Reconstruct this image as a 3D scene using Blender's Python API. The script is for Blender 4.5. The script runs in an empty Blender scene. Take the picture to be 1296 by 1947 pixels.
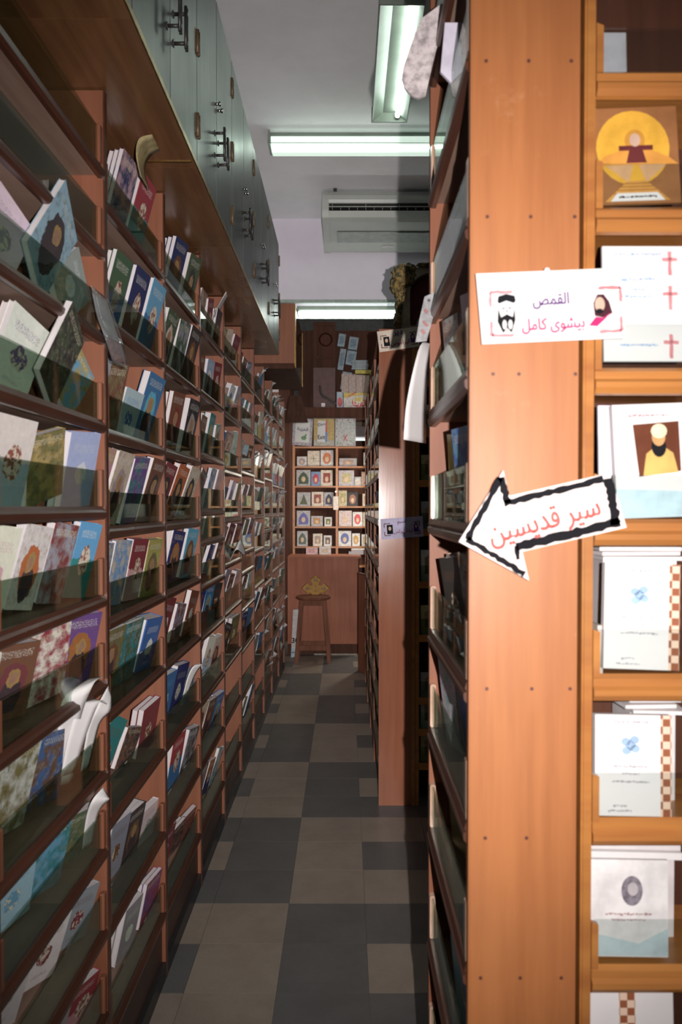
import bpy, bmesh, math, random, unicodedata
from mathutils import Matrix, Vector
rnd = random.Random(7)
PI = math.pi
R = math.radians
S = bpy.context.scene
C = S.collection

# ------------------------------------------------------------------ camera, light, exposure
F, VX, VY, CH = 1555.0, 657.0, 965.0, 1.57          # focal length in px, vanishing point, eye height
cd = bpy.data.cameras.new('camera'); cam = bpy.data.objects.new('camera', cd); C.objects.link(cam)
TILT = 1.1
cd.sensor_fit = 'HORIZONTAL'; cd.sensor_width = 24.0; cd.lens = F / 1296 * 24.0
cd.shift_x = -(VX - 648) / 1296
cd.shift_y = (VY - 973.5 + F * math.tan(R(TILT))) / 1296
cd.clip_start = 0.05
cam.location = (0, 0, CH); cam.rotation_euler = (R(90 - TILT), 0, 0)
cd.dof.use_dof = True; cd.dof.focus_distance = 3.6; cd.dof.aperture_fstop = 5.6
S.camera = cam
S.view_settings.view_transform = 'Standard'; S.view_settings.look = 'None'
S.view_settings.gamma = 1; S.view_settings.use_curve_mapping = False
S.view_settings.exposure = 0.0
S.cycles.transparent_max_bounces = 32
S.cycles.max_bounces = 8

w = bpy.data.worlds.new('world'); S.world = w; w.use_nodes = True
w.node_tree.nodes['Background'].inputs[0].default_value = (0.8, 0.9, 1, 1)
w.node_tree.nodes['Background'].inputs[1].default_value = 0.05

FLASH, TUBE, TUBE_BACK = 124.0, 15.0, 9.0
ld = bpy.data.lights.new('camera_flash', 'SPOT'); lo = bpy.data.objects.new('camera_flash', ld); C.objects.link(lo)
ld.energy = FLASH; ld.spot_size = R(91); ld.spot_blend = 1.0; ld.shadow_soft_size = 0.006
ld.color = (1.0, 0.93, 0.9)
lo.location = (0.09, -0.02, 1.59); lo.rotation_euler = (R(90.0), 0, 0)
ld.use_nodes = True
_nt = ld.node_tree; _em = [n for n in _nt.nodes if n.type == 'EMISSION'][0]
_lf = _nt.nodes.new('ShaderNodeLightFalloff'); _lf.inputs['Strength'].default_value = 1.0
_nt.links.new(_lf.outputs['Linear'], _em.inputs['Strength'])

# ------------------------------------------------------------------ helpers
def P(px, py, Y):
    """a pixel seen on something at depth Y"""
    return Vector(((px - VX) * Y / F, Y, CH + (VY - py) * Y / F))

def link(o, parent=None):
    C.objects.link(o)
    if parent is not None: o.parent = parent
    return o

def tag(o, label=None, cat=None, group=None, kind=None):
    if label: o['label'] = label
    if cat: o['category'] = cat
    if group: o['group'] = group
    if kind: o['kind'] = kind
    return o

def empty(name, loc=(0, 0, 0), rz=0):
    o = bpy.data.objects.new(name, None); o.empty_display_size = 0.05
    o.location = loc; o.rotation_euler = (0, 0, rz); C.objects.link(o); return o

def box(bm, x0, x1, y0, y1, z0, z1, mi=0):
    vs = [bm.verts.new(p) for p in ((x0,y0,z0),(x1,y0,z0),(x1,y1,z0),(x0,y1,z0),(x0,y0,z1),(x1,y0,z1),(x1,y1,z1),(x0,y1,z1))]
    for f in ((0,3,2,1),(4,5,6,7),(0,1,5,4),(1,2,6,5),(2,3,7,6),(3,0,4,7)):
        bm.faces.new([vs[i] for i in f]).material_index = mi

def tube(bm, a, b, r, n=8, r2=None, mi=0):
    a, b = Vector(a), Vector(b); d = (b - a).normalized(); r2 = r if r2 is None else r2
    u = d.orthogonal().normalized(); v = d.cross(u)
    A = [bm.verts.new(a + (u*math.cos(2*PI*i/n) + v*math.sin(2*PI*i/n))*r) for i in range(n)]
    B = [bm.verts.new(b + (u*math.cos(2*PI*i/n) + v*math.sin(2*PI*i/n))*r2) for i in range(n)]
    for i in range(n):
        f = bm.faces.new([A[i], A[(i+1) % n], B[(i+1) % n], B[i]]); f.material_index = mi; f.smooth = n > 6
    bm.faces.new(A[::-1]).material_index = mi; bm.faces.new(B).material_index = mi

def prism(bm, pts, fn, d0, d1, mi=0):
    """outline of 2d points, fn(u, v, d) gives 3d, filled between depths d0 and d1"""
    A = [bm.verts.new(fn(u, v, d0)) for u, v in pts]; B = [bm.verts.new(fn(u, v, d1)) for u, v in pts]
    n = len(pts); fs = [bm.faces.new(A), bm.faces.new(B[::-1])]
    for i in range(n): bm.faces.new([A[i], B[i], B[(i+1) % n], A[(i+1) % n]]).material_index = mi
    for f in fs: f.material_index = mi
    for f in fs: f.normal_update()
    if n > 4: bmesh.ops.triangulate(bm, faces=fs)

def mk(fn, *a, **k):
    bm = bmesh.new(); fn(bm, *a, **k); return bm

def mesh(name, bm, *mats):
    me = bpy.data.meshes.new(name); bmesh.ops.recalc_face_normals(bm, faces=bm.faces[:]); bm.to_mesh(me); bm.free()
    for m in mats: me.materials.append(m)
    return me

def obj(name, me, parent=None, loc=None, rot=None):
    o = bpy.data.objects.new(name, me)
    if loc is not None: o.location = loc
    if rot is not None: o.rotation_euler = rot
    return link(o, parent)

def bobj(name, m, parent, *b, bevel=0):
    bm = bmesh.new()
    for q in b: box(bm, *q)
    if bevel: bmesh.ops.bevel(bm, geom=bm.edges[:], offset=bevel, segments=2, affect='EDGES')
    return obj(name, mesh(name, bm, m), parent)

def dup(o, parent=None):
    c = o.copy(); link(c)
    c.parent = parent
    for ch in list(o.children): dup(ch, c)
    return c

# ------------------------------------------------------------------ materials (small node DSL)
class G:
    def __init__(s, name):
        s.m = bpy.data.materials.new(name); s.m.use_nodes = True; s.t = s.m.node_tree
        s.b = s.t.nodes['Principled BSDF']; s.out = s.t.nodes['Material Output']
    def n(s, ty, **k):
        nd = s.t.nodes.new(ty)
        for a, v in k.items(): setattr(nd, a, v)
        return nd
    def l(s, a, b):
        if hasattr(a, 'is_output'): s.t.links.new(a, b)
        else: b.default_value = a
    def f(s, op, a, b=0.0, c=0.0):
        nd = s.n('ShaderNodeMath', operation=op)
        for i, v in enumerate((a, b, c)): s.l(v, nd.inputs[i])
        return nd.outputs[0]
    def mix(s, fac, a, b):
        nd = s.n('ShaderNodeMix', data_type='RGBA'); s.l(fac, nd.inputs[0])
        for v, i in ((a, 6), (b, 7)): s.l(v if hasattr(v, 'is_output') else (*v[:3], 1), nd.inputs[i])
        return nd.outputs[2]
    def noise(s, vec, scale, detail=3.0, rough=0.5):
        nd = s.n('ShaderNodeTexNoise'); s.l(vec, nd.inputs['Vector'])
        nd.inputs['Scale'].default_value = scale; nd.inputs['Detail'].default_value = detail; nd.inputs['Roughness'].default_value = rough
        return nd.outputs[0]
    def coord(s, which='Object'):
        return s.n('ShaderNodeTexCoord').outputs[which]
    def map(s, vec, scale=(1, 1, 1)):
        nd = s.n('ShaderNodeMapping'); s.l(vec, nd.inputs[0]); nd.inputs['Scale'].default_value = scale; return nd.outputs[0]
    def ss(s, x, a, b):
        nd = s.n('ShaderNodeMapRange', interpolation_type='SMOOTHSTEP'); s.l(x, nd.inputs[0])
        nd.inputs[1].default_value = a; nd.inputs[2].default_value = b; return nd.outputs[0]
    def rand(s, vec, k=40.0):
        oi = s.n('ShaderNodeObjectInfo'); r = s.f('MULTIPLY', oi.outputs['Random'], k)
        cb = s.n('ShaderNodeCombineXYZ')
        for i in range(3): s.l(r, cb.inputs[i])
        a = s.n('ShaderNodeVectorMath', operation='ADD'); s.l(vec, a.inputs[0]); s.l(cb.outputs[0], a.inputs[1]); return a.outputs[0]
    def fin(s, col, rough=0.5, spec=0.5, bump=None, bs=0.2, bd=0.002):
        s.l(col if hasattr(col, 'is_output') else (*col[:3], 1), s.b.inputs['Base Color']); s.l(rough, s.b.inputs['Roughness'])
        s.b.inputs['Specular IOR Level'].default_value = spec
        if bump is not None:
            bn = s.n('ShaderNodeBump'); bn.inputs['Strength'].default_value = bs; bn.inputs['Distance'].default_value = bd
            s.l(bump, bn.inputs['Height']); s.t.links.new(bn.outputs[0], s.b.inputs['Normal'])
        return s.m

def wood(name, a, b, rough=0.35, axis=2, spec=0.5, wear=None):
    g = G(name); v = g.rand(g.coord(), 9.0)
    sc = [26, 26, 26]; sc[axis] = 1.6
    n1 = g.noise(g.map(v, sc), 1.0, 5, 0.62)
    n2 = g.noise(v, 3.2, 3)
    col = g.mix(g.ss(n1, .3, .72), a, b)
    col = g.mix(g.f('MULTIPLY', g.ss(n2, .4, .75), .45), col, [q*0.62 for q in a])
    if wear:
        n3 = g.noise(g.rand(v, 3.0), 9.0, 6, .7); col = g.mix(g.f('MULTIPLY', g.ss(n3, .64, .74), .35), col, wear)
    r = g.f('ADD', g.f('MULTIPLY', n2, .22), rough - .1)
    return g.fin(col, r, spec, n1, .12, .001)

def plain(name, col, rough=0.5, spec=0.5, var=0.12, scale=20, metal=0.0):
    g = G(name); v = g.coord(); n1 = g.noise(v, scale, 4, .6)
    c2 = [q*(1 - var*2) for q in col]
    m = g.fin(g.mix(g.ss(n1, .35, .7), col, c2), rough, spec); g.b.inputs['Metallic'].default_value = metal; return m

def emit(name, col, st):
    g = G(name); g.b.inputs['Base Color'].default_value = (*col, 1)
    g.b.inputs['Emission Color'].default_value = (*col, 1); g.b.inputs['Emission Strength'].default_value = st; return g.m

def glass(name, tint, rough=0.02, refl=1.0, film=0.0):
    g = G(name); lw = g.n('ShaderNodeLayerWeight'); lw.inputs[0].default_value = .5
    p5 = g.f('POWER', lw.outputs['Facing'], 4.0)
    fac = g.f('MULTIPLY_ADD', p5, .62*refl, .045)
    tr = g.n('ShaderNodeBsdfTransparent'); tr.inputs[0].default_value = (*tint, 1)
    gl = g.n('ShaderNodeBsdfGlossy'); gl.inputs[0].default_value = (.9, .97, .93, 1); gl.inputs[1].default_value = rough
    mx = g.n('ShaderNodeMixShader'); g.l(fac, mx.inputs[0]); g.l(tr.outputs[0], mx.inputs[1]); g.l(gl.outputs[0], mx.inputs[2])
    if film:
        df = g.n('ShaderNodeBsdfDiffuse'); df.inputs[0].default_value = (.8, .82, .85, 1)
        m2 = g.n('ShaderNodeMixShader'); m2.inputs[0].default_value = film
        g.l(mx.outputs[0], m2.inputs[1]); g.l(df.outputs[0], m2.inputs[2]); mx = m2
    g.l(mx.outputs[0], g.out.inputs[0]); return g.m

def cover(style):
    g = G('cover_' + style); v = g.coord(); sp = g.n('ShaderNodeSeparateXYZ'); g.l(v, sp.inputs[0])
    wv = g.rand(v, 17.); wu = g.f('MULTIPLY_ADD', g.noise(wv, 5.0, 3, .6), .22, -.11); wh = g.f('MULTIPLY_ADD', g.noise(g.rand(v, 51.), 5.0, 3, .6), .18, -.09)
    h0 = sp.outputs[2]; u = g.f('ADD', sp.outputs[0], wu); h = g.f('ADD', sp.outputs[2], wh)
    oi = g.n('ShaderNodeObjectInfo'); base = oi.outputs['Color']
    at = g.n('ShaderNodeAttribute', attribute_type='OBJECT', attribute_name='acc'); acc = at.outputs['Color']
    flat = g.map(v, (1, 0, 1.35)); rv = g.rand(flat)
    na, nb = g.noise(rv, 4.6, 3), g.noise(g.rand(flat, 90.), 10., 4, .65)
    inside = lambda cx, cy, rx, ry: g.ss(g.f('ADD', g.f('POWER', g.f('MULTIPLY', g.f('SUBTRACT', u, cx), 1/rx), 2.0),
                                             g.f('POWER', g.f('MULTIPLY', g.f('SUBTRACT', h, cy), 1/ry), 2.0)), 1.04, .96)
    absu = g.f('ABSOLUTE', u)
    def band(lo, hi, wd):
        a = g.f('MULTIPLY', g.f('GREATER_THAN', h0, lo), g.f('LESS_THAN', h0, hi)); return g.f('MULTIPLY', a, g.f('LESS_THAN', absu, wd))
    scrib = g.f('MULTIPLY', g.ss(g.noise(g.map(rv, (30, 0, 52)), 1.0, 2), .48, .58), .6)
    if style == 'scene':
        c = g.mix(g.ss(na, .36, .64), base, acc)
        c = g.mix(g.f('MULTIPLY', g.ss(nb, .5, .72), .55), c, (.50, .45, .40)); c = g.mix(g.f('MULTIPLY', g.ss(nb, .46, .28), .75), c, (.05, .05, .06))
        c = g.mix(g.f('MULTIPLY', band(.84, .93, .4), scrib), c, (.85, .8, .6))
    elif style == 'portrait':
        c = g.mix(g.f('MULTIPLY', g.ss(nb, .52, .7), .4), base, acc)
        c = g.mix(inside(0, .44, .33, .33), c, acc)
        c = g.mix(inside(0, .30, .24, .22), c, (.06, .04, .05)); c = g.mix(inside(0, .56, .15, .12), c, (.42, .27, .10))
        c = g.mix(inside(0, .55, .085, .08), c, (.38, .22, .15))
        c = g.mix(g.f('MULTIPLY', band(.82, .92, .38), scrib), c, (.8, .78, .7))
    elif style == 'title':
        c = base
        c = g.mix(g.f('MULTIPLY', band(.72, .84, .34), scrib), c, acc); c = g.mix(g.f('MULTIPLY', band(.12, .17, .2), scrib), c, acc)
        c = g.mix(inside(0, .45, .2, .15), c, acc); c = g.mix(g.f('MULTIPLY', inside(0, .45, .2, .15), g.ss(nb, .5, .58)), c, (.8, .75, .6))
    else:
        c = g.mix(g.ss(h, .5, .52), base, acc); c = g.mix(inside(.05, .5, .22, .2), c, (.7, .62, .5))
        c = g.mix(g.f('MULTIPLY', inside(.05, .5, .22, .2), g.ss(nb, .48, .55)), c, (.3, .1, .08))
        c = g.mix(g.f('MULTIPLY', band(.8, .9, .35), scrib), c, (.9, .85, .8))
    c = g.mix(g.f('MULTIPLY', g.ss(nb, .3, .75), .12 if style in ('title', 'split') else .3), c, (.10, .085, .08))
    return g.fin(c, .3, .45)

ORANGE = wood('veneer_orange', (.41, .155, .052), (.32, .112, .036), .46, spec=.55, wear=(.52, .28, .15))
SALMON = wood('veneer_salmon', (.27, .104, .058), (.21, .078, .042), .5, spec=.3)
ENDFAR = wood('veneer_end_panel', (.33, .125, .07), (.27, .098, .052), .2, spec=.35)
BOARD = wood('shelf_board', (.32, .215, .165), (.25, .155, .115), .55, axis=1, spec=.3)
MOULD = wood('edge_moulding_dark', (.095, .036, .022), (.06, .024, .015), .3, axis=1)
MOULD2 = wood('moulding_amber', (.45, .19, .05), (.33, .12, .035), .3, axis=0)
KICK = wood('kick_board_dark', (.07, .032, .02), (.05, .024, .016), .45, axis=1)
DARKW = wood('dark_walnut', (.085, .033, .02), (.05, .02, .012), .62, spec=.15)
GLOSSW = wood('dark_gloss', (.08, .04, .03), (.05, .025, .018), .2)
UNDER = wood('cupboard_underside', (.22, .105, .045), (.14, .062, .028), .25, axis=1, wear=(.35, .3, .26))
GREY = wood('grey_laminate', (.125, .138, .133), (.09, .10, .097), .34)
STOOLW = wood('stool_wood', (.21, .085, .05), (.13, .052, .032), .65, spec=.15, wear=(.4, .25, .17))
COUNTER = wood('counter_veneer', (.33, .115, .06), (.25, .082, .042), .5, spec=.25, axis=2, wear=(.42, .22, .14))
PAGES = G('pages'); _v = PAGES.coord(); PAGES = PAGES.fin(PAGES.mix(PAGES.ss(PAGES.noise(PAGES.map(_v, (1, 34, .6)), 1.0, 1), .35, .6), (.80, .76, .77), (.6, .56, .57)), .7, .2)
WHITE = plain('white_paper', (.74, .72, .72), .7, .15, .04, 6)
SHEET = plain('pale_paper', (.70, .66, .66), .55, .3, .1, 9)
BLACKP = plain('black_print', (.012, .012, .015), .8, .1)
REDP = plain('red_print', (.62, .12, .12), .6)
PINKP = plain('pink_print', (.50, .03, .15), .8, .1)
PURPLEP = plain('purple_print', (.09, .03, .16), .8, .1)
BLUEP = plain('blue_print', (.12, .28, .70), .6)
PBLUE = plain('pale_blue_print', (.28, .42, .66), .8, .1)
PPINK = plain('pale_pink_print', (.66, .25, .27), .8, .1)
SKIN = plain('skin_print', (.62, .42, .32), .6)
GLASS = glass('shelf_glass', (.72, .78, .73))
CLEARG = glass('clear_display_glass', (.93, .95, .945))
FILM = glass('clear_film', (.94, .95, .95), .08, 1.2, .10)
FILM2 = glass('thin_film', (.96, .97, .97), .1, 1.0, .03)
CHROME = plain('chrome', (.7, .7, .7), .2, .5, .05, 5, 1.0)
BRASS = plain('brass', (.42, .27, .09), .35, .5, .2, 30, 1.0)
BRONZE = plain('bronze_hinge', (.14, .09, .05), .4, .5, .2, 30)
BLACKM = plain('black_metal', (.03, .027, .025), .35)
CLIP = plain('clear_plastic_clip', (.55, .36, .26), .15, .8)
TUBEM = emit('fluorescent_tube', (.86, 1.0, .90), TUBE)
TUBEB = emit('fluorescent_tube_near_wall', (.90, 1.0, .94), TUBE_BACK)
ENAMEL = plain('white_enamel', (.24, .28, .24), .4, .5, .1, 4)
PLASTER = plain('ceiling_plaster', (.88, .88, .90), .8, .2, .04, 2)
LILAC = plain('wall_plaster', (.74, .70, .78), .8, .2, .04, 2)
ACP = plain('ac_plastic', (.44, .46, .43), .4, .5, .04, 3)
DARK = plain('dark_void', (.015, .014, .013), .8, .1)
COV = {k: cover(k) for k in ('scene', 'portrait', 'title', 'split')}

# ------------------------------------------------------------------ Arabic lettering
def arabic(s):
    out = []
    nonj = 'اأدذرزوىة'
    def form(c, f):
        nm = unicodedata.name(c) + ' ' + f + ' FORM'
        try: return unicodedata.lookup(nm)
        except KeyError: return c
    for i, c in enumerate(s):
        if not ('\u0621' <= c <= '\u064a'): out.append(c); continue
        prv = i > 0 and '\u0621' <= s[i-1] <= '\u064a' and s[i-1] not in nonj
        nxt = i + 1 < len(s) and '\u0621' <= s[i+1] <= '\u064a' and c not in nonj
        out.append(form(c, 'MEDIAL' if prv and nxt else 'FINAL' if prv else 'INITIAL' if nxt else 'ISOLATED'))
    return ''.join(out[::-1])

def lettering(name, s, mat, parent, cx, cz, width, off, rot=0.0, ar=True, hs=1.0, bold=.024):
    c = bpy.data.curves.new(name, 'FONT'); c.body = arabic(s) if ar else s; c.resolution_u = 2
    o = bpy.data.objects.new(name, c); C.objects.link(o)
    me = bpy.data.meshes.new_from_object(o.evaluated_get(bpy.context.evaluated_depsgraph_get()))
    bpy.data.objects.remove(o)
    xs = [v.co.x for v in me.vertices]; ys = [v.co.y for v in me.vertices]
    k = width / (max(xs) - min(xs)); mx = (max(xs) + min(xs)) / 2; my = (max(ys) + min(ys)) / 2
    cr, sr = math.cos(rot), math.sin(rot)
    for v in me.vertices:
        a, b = (v.co.x - mx)*k, (v.co.y - my)*k*hs
        v.co = (cx + a*cr - b*sr, -off, cz + a*sr + b*cr)
    # heavier pen: the strokes repeated a hair's breadth around themselves, as one lettering
    bm = bmesh.new(); d = bold*k
    for i in range(9):
        t = me.copy(); a = 2*PI*i/8
        if i < 8: t.transform(Matrix.Translation((d*math.cos(a), -.00002*i, d*math.sin(a))))
        bm.from_mesh(t); bpy.data.meshes.remove(t)
    me2 = bpy.data.meshes.new(name); bm.to_mesh(me2); bm.free(); bpy.data.meshes.remove(me); me2.materials.append(mat)
    return obj(name, me2, parent)

def flat(name, polys, mat, parent, off, th=.0004):
    """thin printed or pasted pieces on a card that faces -Y"""
    bm = bmesh.new()
    for p in polys: prism(bm, p, lambda a, b, d: (a, -d, b), off, off + th)
    return obj(name, mesh(name, bm, mat), parent)

def ell(cx, cz, rx, rz, n=18, a0=0, a1=2*PI):
    return [(cx + rx*math.cos(a0 + (a1-a0)*i/n), cz + rz*math.sin(a0 + (a1-a0)*i/n)) for i in range(n + (0 if a1-a0 > 6.2 else 1))]

def stroke(a, b, wd, jit=0.0, n=10):
    (ax, az), (bx, bz) = a, b; L = math.hypot(bx-ax, bz-az); nx, nz = -(bz-az)/L, (bx-ax)/L
    top, bot = [], []
    for i in range(n + 1):
        t = i/n; x, z = ax + (bx-ax)*t, az + (bz-az)*t; j = lambda: wd/2*(1 + rnd.uniform(-jit, jit))
        q = j(); top.append((x + nx*q, z + nz*q)); q = j(); bot.append((x - nx*q, z - nz*q))
    return top + bot[::-1]

def squiggle(cx, cz, wd, ht, n=9):
    """an unreadable line of tiny print"""
    out = []; x = cx - wd/2
    while x < cx + wd/2:
        l = rnd.uniform(.5, 1.6)*ht; out.append(stroke((x, cz + rnd.uniform(-.2, .2)*ht), (min(x + l, cx + wd/2) + 1e-5, cz + rnd.uniform(-.2, .2)*ht), ht*rnd.uniform(.3, .7), .3, 3)); x += l*1.25
    return out

# ------------------------------------------------------------------ the room
CEIL = 4.374
GREYWALL = plain('dark_grey_paint', (.075, .08, .08), .8, .1)
fl = bobj('floor', plain('floor_base', (.1, .095, .09), .6), None, (-.8, 3.4, -2.6, 10.5, -.05, -.004)); tag(fl, kind='structure')
def tile_mat(name, a, b):
    g = G(name); v = g.rand(g.coord(), 20.); n = g.noise(v, 6, 5, .65); n2 = g.noise(v, 90, 2)
    c = g.mix(g.ss(n, .35, .75), a, b); c = g.mix(g.f('MULTIPLY', g.ss(n2, .55, .7), .3), c, [q*.7 for q in a])
    return g.fin(c, .48, .45)
TB = tile_mat('tile_beige', (.28, .23, .19), (.225, .182, .15)); TD = tile_mat('tile_slate', (.115, .112, .11), (.09, .087, .085))
def tile_mesh(m):
    bm = bmesh.new(); h = .1494; box(bm, -h, h, -h, h, -.004, 0); return mesh('tile', bm, m)
tm = [tile_mesh(TB), tile_mesh(TD)]
XC, Y0 = -.2245, 3.215
for i in range(-2, 7):
    for j in range(-8, 19):
        bi, bj = math.floor(i/3), math.floor(j/3)
        dark = (bi + bj) % 2 == 1
        if i % 3 == 1 and j % 3 == 1: dark = not dark
        x, y = XC + .3*(i + .5), Y0 + .3*(j + .5)
        obj('tile', tm[dark], fl, (x, y, 0))
cl = bobj('ceiling', PLASTER, None, (-.8, 3.4, -2.6, 10.5, CEIL, CEIL + .06)); tag(cl, kind='structure')
for nm, b in (('wall_left', (-.86, -.785, -2.6, 10.5, -.05, CEIL)), ('wall_right', (3.3, 3.4, -2.6, 10.5, -.05, CEIL)),
              ('wall_front', (-.8, 3.4, -2.7, -2.6, -.05, CEIL)), ('wall_rear', (-.8, 3.4, 10.4, 10.5, -.05, CEIL)),
              ('wall_header', (-.785, 3.3, 8.0, 8.12, 3.50, CEIL)), ('wall_partition', (1.3, 3.3, 8.0, 8.12, 0, 3.50))):
    tag(bobj(nm, GREYWALL if nm == 'wall_rear' else LILAC, None, b), kind='structure')
tag(bobj('trim_1', plain('cable_trunking', (.36, .42, .38), .4), None, (-.785, 1.3, 7.96, 8.0, 3.555, 3.585)), kind='structure')

# ------------------------------------------------------------------ left wall: ten bookcase bays
XF, PITCH = -.60, .66
UP = [2.06 + PITCH*k for k in range(-1, 11)]          # upright positions; bay k spans UP[k] .. UP[k+1]
STD = [2.34, 2.05, 1.765, 1.517, 1.283, 1.045, .77, .495, .225]
ZS = [[2.41, 2.21, 2.0, 1.78, 1.566, 1.347, 1.135, .91, .715, .51, .30], STD, STD,
      [2.33, 2.06, 1.80, 1.56, 1.43, 1.24, 1.03, .76, .49, .22], STD,
      [2.33, 2.07, 1.79, 1.55, 1.31, 1.19, .98, .74, .47, .22], STD,
      [2.32, 2.05, 1.80, 1.52, 1.40, 1.22, 1.0, .75, .5, .23], STD, STD, STD]
ORD = ['zeroth', 'first', 'second', 'third', 'fourth', 'fifth', 'sixth', 'seventh', 'eighth', 'ninth', 'tenth', 'eleventh']
NB = 10
W = PITCH - .022
def shelf_mesh():
    bm = bmesh.new(); box(bm, -.165, -.012, -W/2, W/2, -.018, 0); return mesh('shelf', bm, BOARD)
def mould_mesh():
    bm = bmesh.new()
    pr = [(-.012, -.026), (-.002, -.026), (.004, -.02), (.005, -.008), (.0, -.002), (-.004, .006), (-.012, .006)]
    prism(bm, pr, lambda a, b, d: (a, d, b), -W/2, W/2); return mesh('edge_moulding', bm, MOULD)
def pane_mesh(hh):
    bm = bmesh.new(); box(bm, -.0105, -.0065, -W/2 + .004, W/2 - .004, .004, hh); return mesh('glass_pane', bm, GLASS)
def clip_mesh():
    bm = bmesh.new(); box(bm, -.014, -.001, -.011, .011, .006, .098); bmesh.ops.bevel(bm, geom=bm.edges[:], offset=.002, segments=1, affect='EDGES'); return mesh('glass_clip', bm, SALMON)
shm, mom, pam, clm = shelf_mesh(), mould_mesh(), pane_mesh(.094), clip_mesh()
upm = mesh('side_panel', mk(box, -.17, 0, -.01, .01, 0, 2.60), SALMON)
upe = mesh('edge_strip', mk(box, 0, .004, -.01, .01, 0, 2.60), MOULD)
bkm = mesh('back_panel', mk(box, -.18, -.17, -PITCH/2 + .0005, PITCH/2 - .0005, 0, 2.60), SALMON)
kkm = mesh('kick_board', mk(box, -.03, -.012, -W/2 - .01, W/2 - .0105, 0, .197), KICK)
skm = mesh('skirting_strip', mk(box, -.012, .002, -PITCH/2 + .0005, PITCH/2 - .0205, 0, .055), plain('black_skirting', (.02, .02, .022), .4))
for k in range(NB):
    yc = (UP[k] + UP[k+1])/2
    e = empty('bookcase', (XF, yc, 0))
    n_ = NB - k
    extra = {NB: 'with eleven closely spaced shelves, farthest from the counter', 1: 'with glass-lipped shelves, standing next to the counter'}.get(n_, f'with glass-lipped shelves, {ORD[n_]} bay from the counter')
    tag(e, 'reddish wooden wall bookcase ' + extra, 'bookcase', 'bookcases along the aisle wall')
    obj('back_panel', bkm, e)
    for yy in ((-PITCH/2 - .0105, PITCH/2 - .0105) if k == 0 else (PITCH/2 - .0105,)):
        u_ = obj('side_panel', upm, e, (0, yy, 0)); obj('edge_strip', upe, u_)
    obj('kick_board', kkm, e); obj('skirting_strip', skm, e)
    for z in ZS[k]:
        s_ = obj('shelf', shm, e, (0, -.0103, z)); obj('edge_moulding', mom, s_); obj('glass_pane', pam, s_)
        for sy in (-1, 1): obj('glass_clip', clm, s_, (.001, sy*(W/2 - .012), 0))

# ------------------------------------------------------------------ books
def book_mesh(flip):
    s = -1 if flip else 1
    bm = bmesh.new()
    box(bm, -.5, .5, -.5, -.42, 0, 1); box(bm, -.5, .5, .42, .5, 0, 1)
    box(bm, min(.485*s, .5*s), max(.485*s, .5*s), -.42, .42, 0, 1)
    me = mesh('book', bm)
    bm = bmesh.new(); box(bm, -.492 if s > 0 else -.48, .48 if s > 0 else .492, -.42, .42, .012, .988)
    pg = mesh('pages', bm, PAGES)
    out = {}
    for k_, m_ in COV.items():
        q = me.copy(); q.materials.append(m_); out[k_] = q
    return out, pg
BM = {f: book_mesh(f) for f in (False, True)}
COL = {'white': (.78, .76, .76), 'pale blue': (.42, .56, .70), 'blue': (.06, .17, .42), 'teal': (.04, .24, .28), 'navy': (.03, .04, .15), 'red': (.36, .06, .07),
       'brown': (.20, .09, .05), 'yellow': (.50, .38, .13), 'green': (.08, .14, .075), 'olive': (.20, .19, .08), 'pink': (.58, .36, .38), 'orange': (.45, .17, .06),
       'grey': (.36, .36, .38), 'purple': (.20, .10, .33), 'cream': (.66, .58, .44), 'dark': (.05, .045, .05), 'maroon': (.24, .05, .06), 'sky': (.15, .42, .62)}
SAY = {'dark': 'near-black', 'sky': 'sky-blue', 'navy': 'dark blue'}
STY = {'scene': 'with painted scene', 'portrait': 'with haloed portrait', 'title': 'with emblem', 'split': 'with two-tone picture'}
HUE = {'white': 'blue', 'pale blue': 'white', 'blue': 'sky', 'teal': 'yellow', 'navy': 'orange', 'red': 'cream', 'brown': 'maroon', 'yellow': 'pink', 'green': 'brown', 'olive': 'yellow',
       'pink': 'white', 'orange': 'brown', 'grey': 'brown', 'purple': 'red', 'cream': 'maroon', 'dark': 'brown', 'maroon': 'grey', 'sky': 'yellow'}
NBOOK = 0
def book(pos, wd, th, ht, alpha, lean, roll, style, col, acc=None, flip=False, label=None, group=None, cat='book', name='book'):
    global NBOOK
    NBOOK += 1
    cm, pg = BM[flip]
    o = bpy.data.objects.new(name, cm[style]); C.objects.link(o)
    lift = abs(math.sin(roll))*wd/2 + abs(math.sin(lean))*th/2 + .001
    M = Matrix.Translation(Vector(pos) + Vector((0, 0, lift))) @ Matrix.Rotation(alpha, 4, 'Z') @ Matrix.Rotation(lean, 4, 'X') @ Matrix.Rotation(roll, 4, 'Y') @ Matrix.Diagonal((wd, th, ht, 1))
    o.matrix_world = M
    j = lambda c: tuple(max(0, q*rnd.uniform(.85, 1.15)) for q in c)
    o.color = (*j(COL[col]), 1); o['acc'] = list(j(COL[acc or HUE[col]]))
    tag(o, label, cat, group)
    p = bpy.data.objects.new('pages', pg); C.objects.link(p); p.parent = o
    return o

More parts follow.
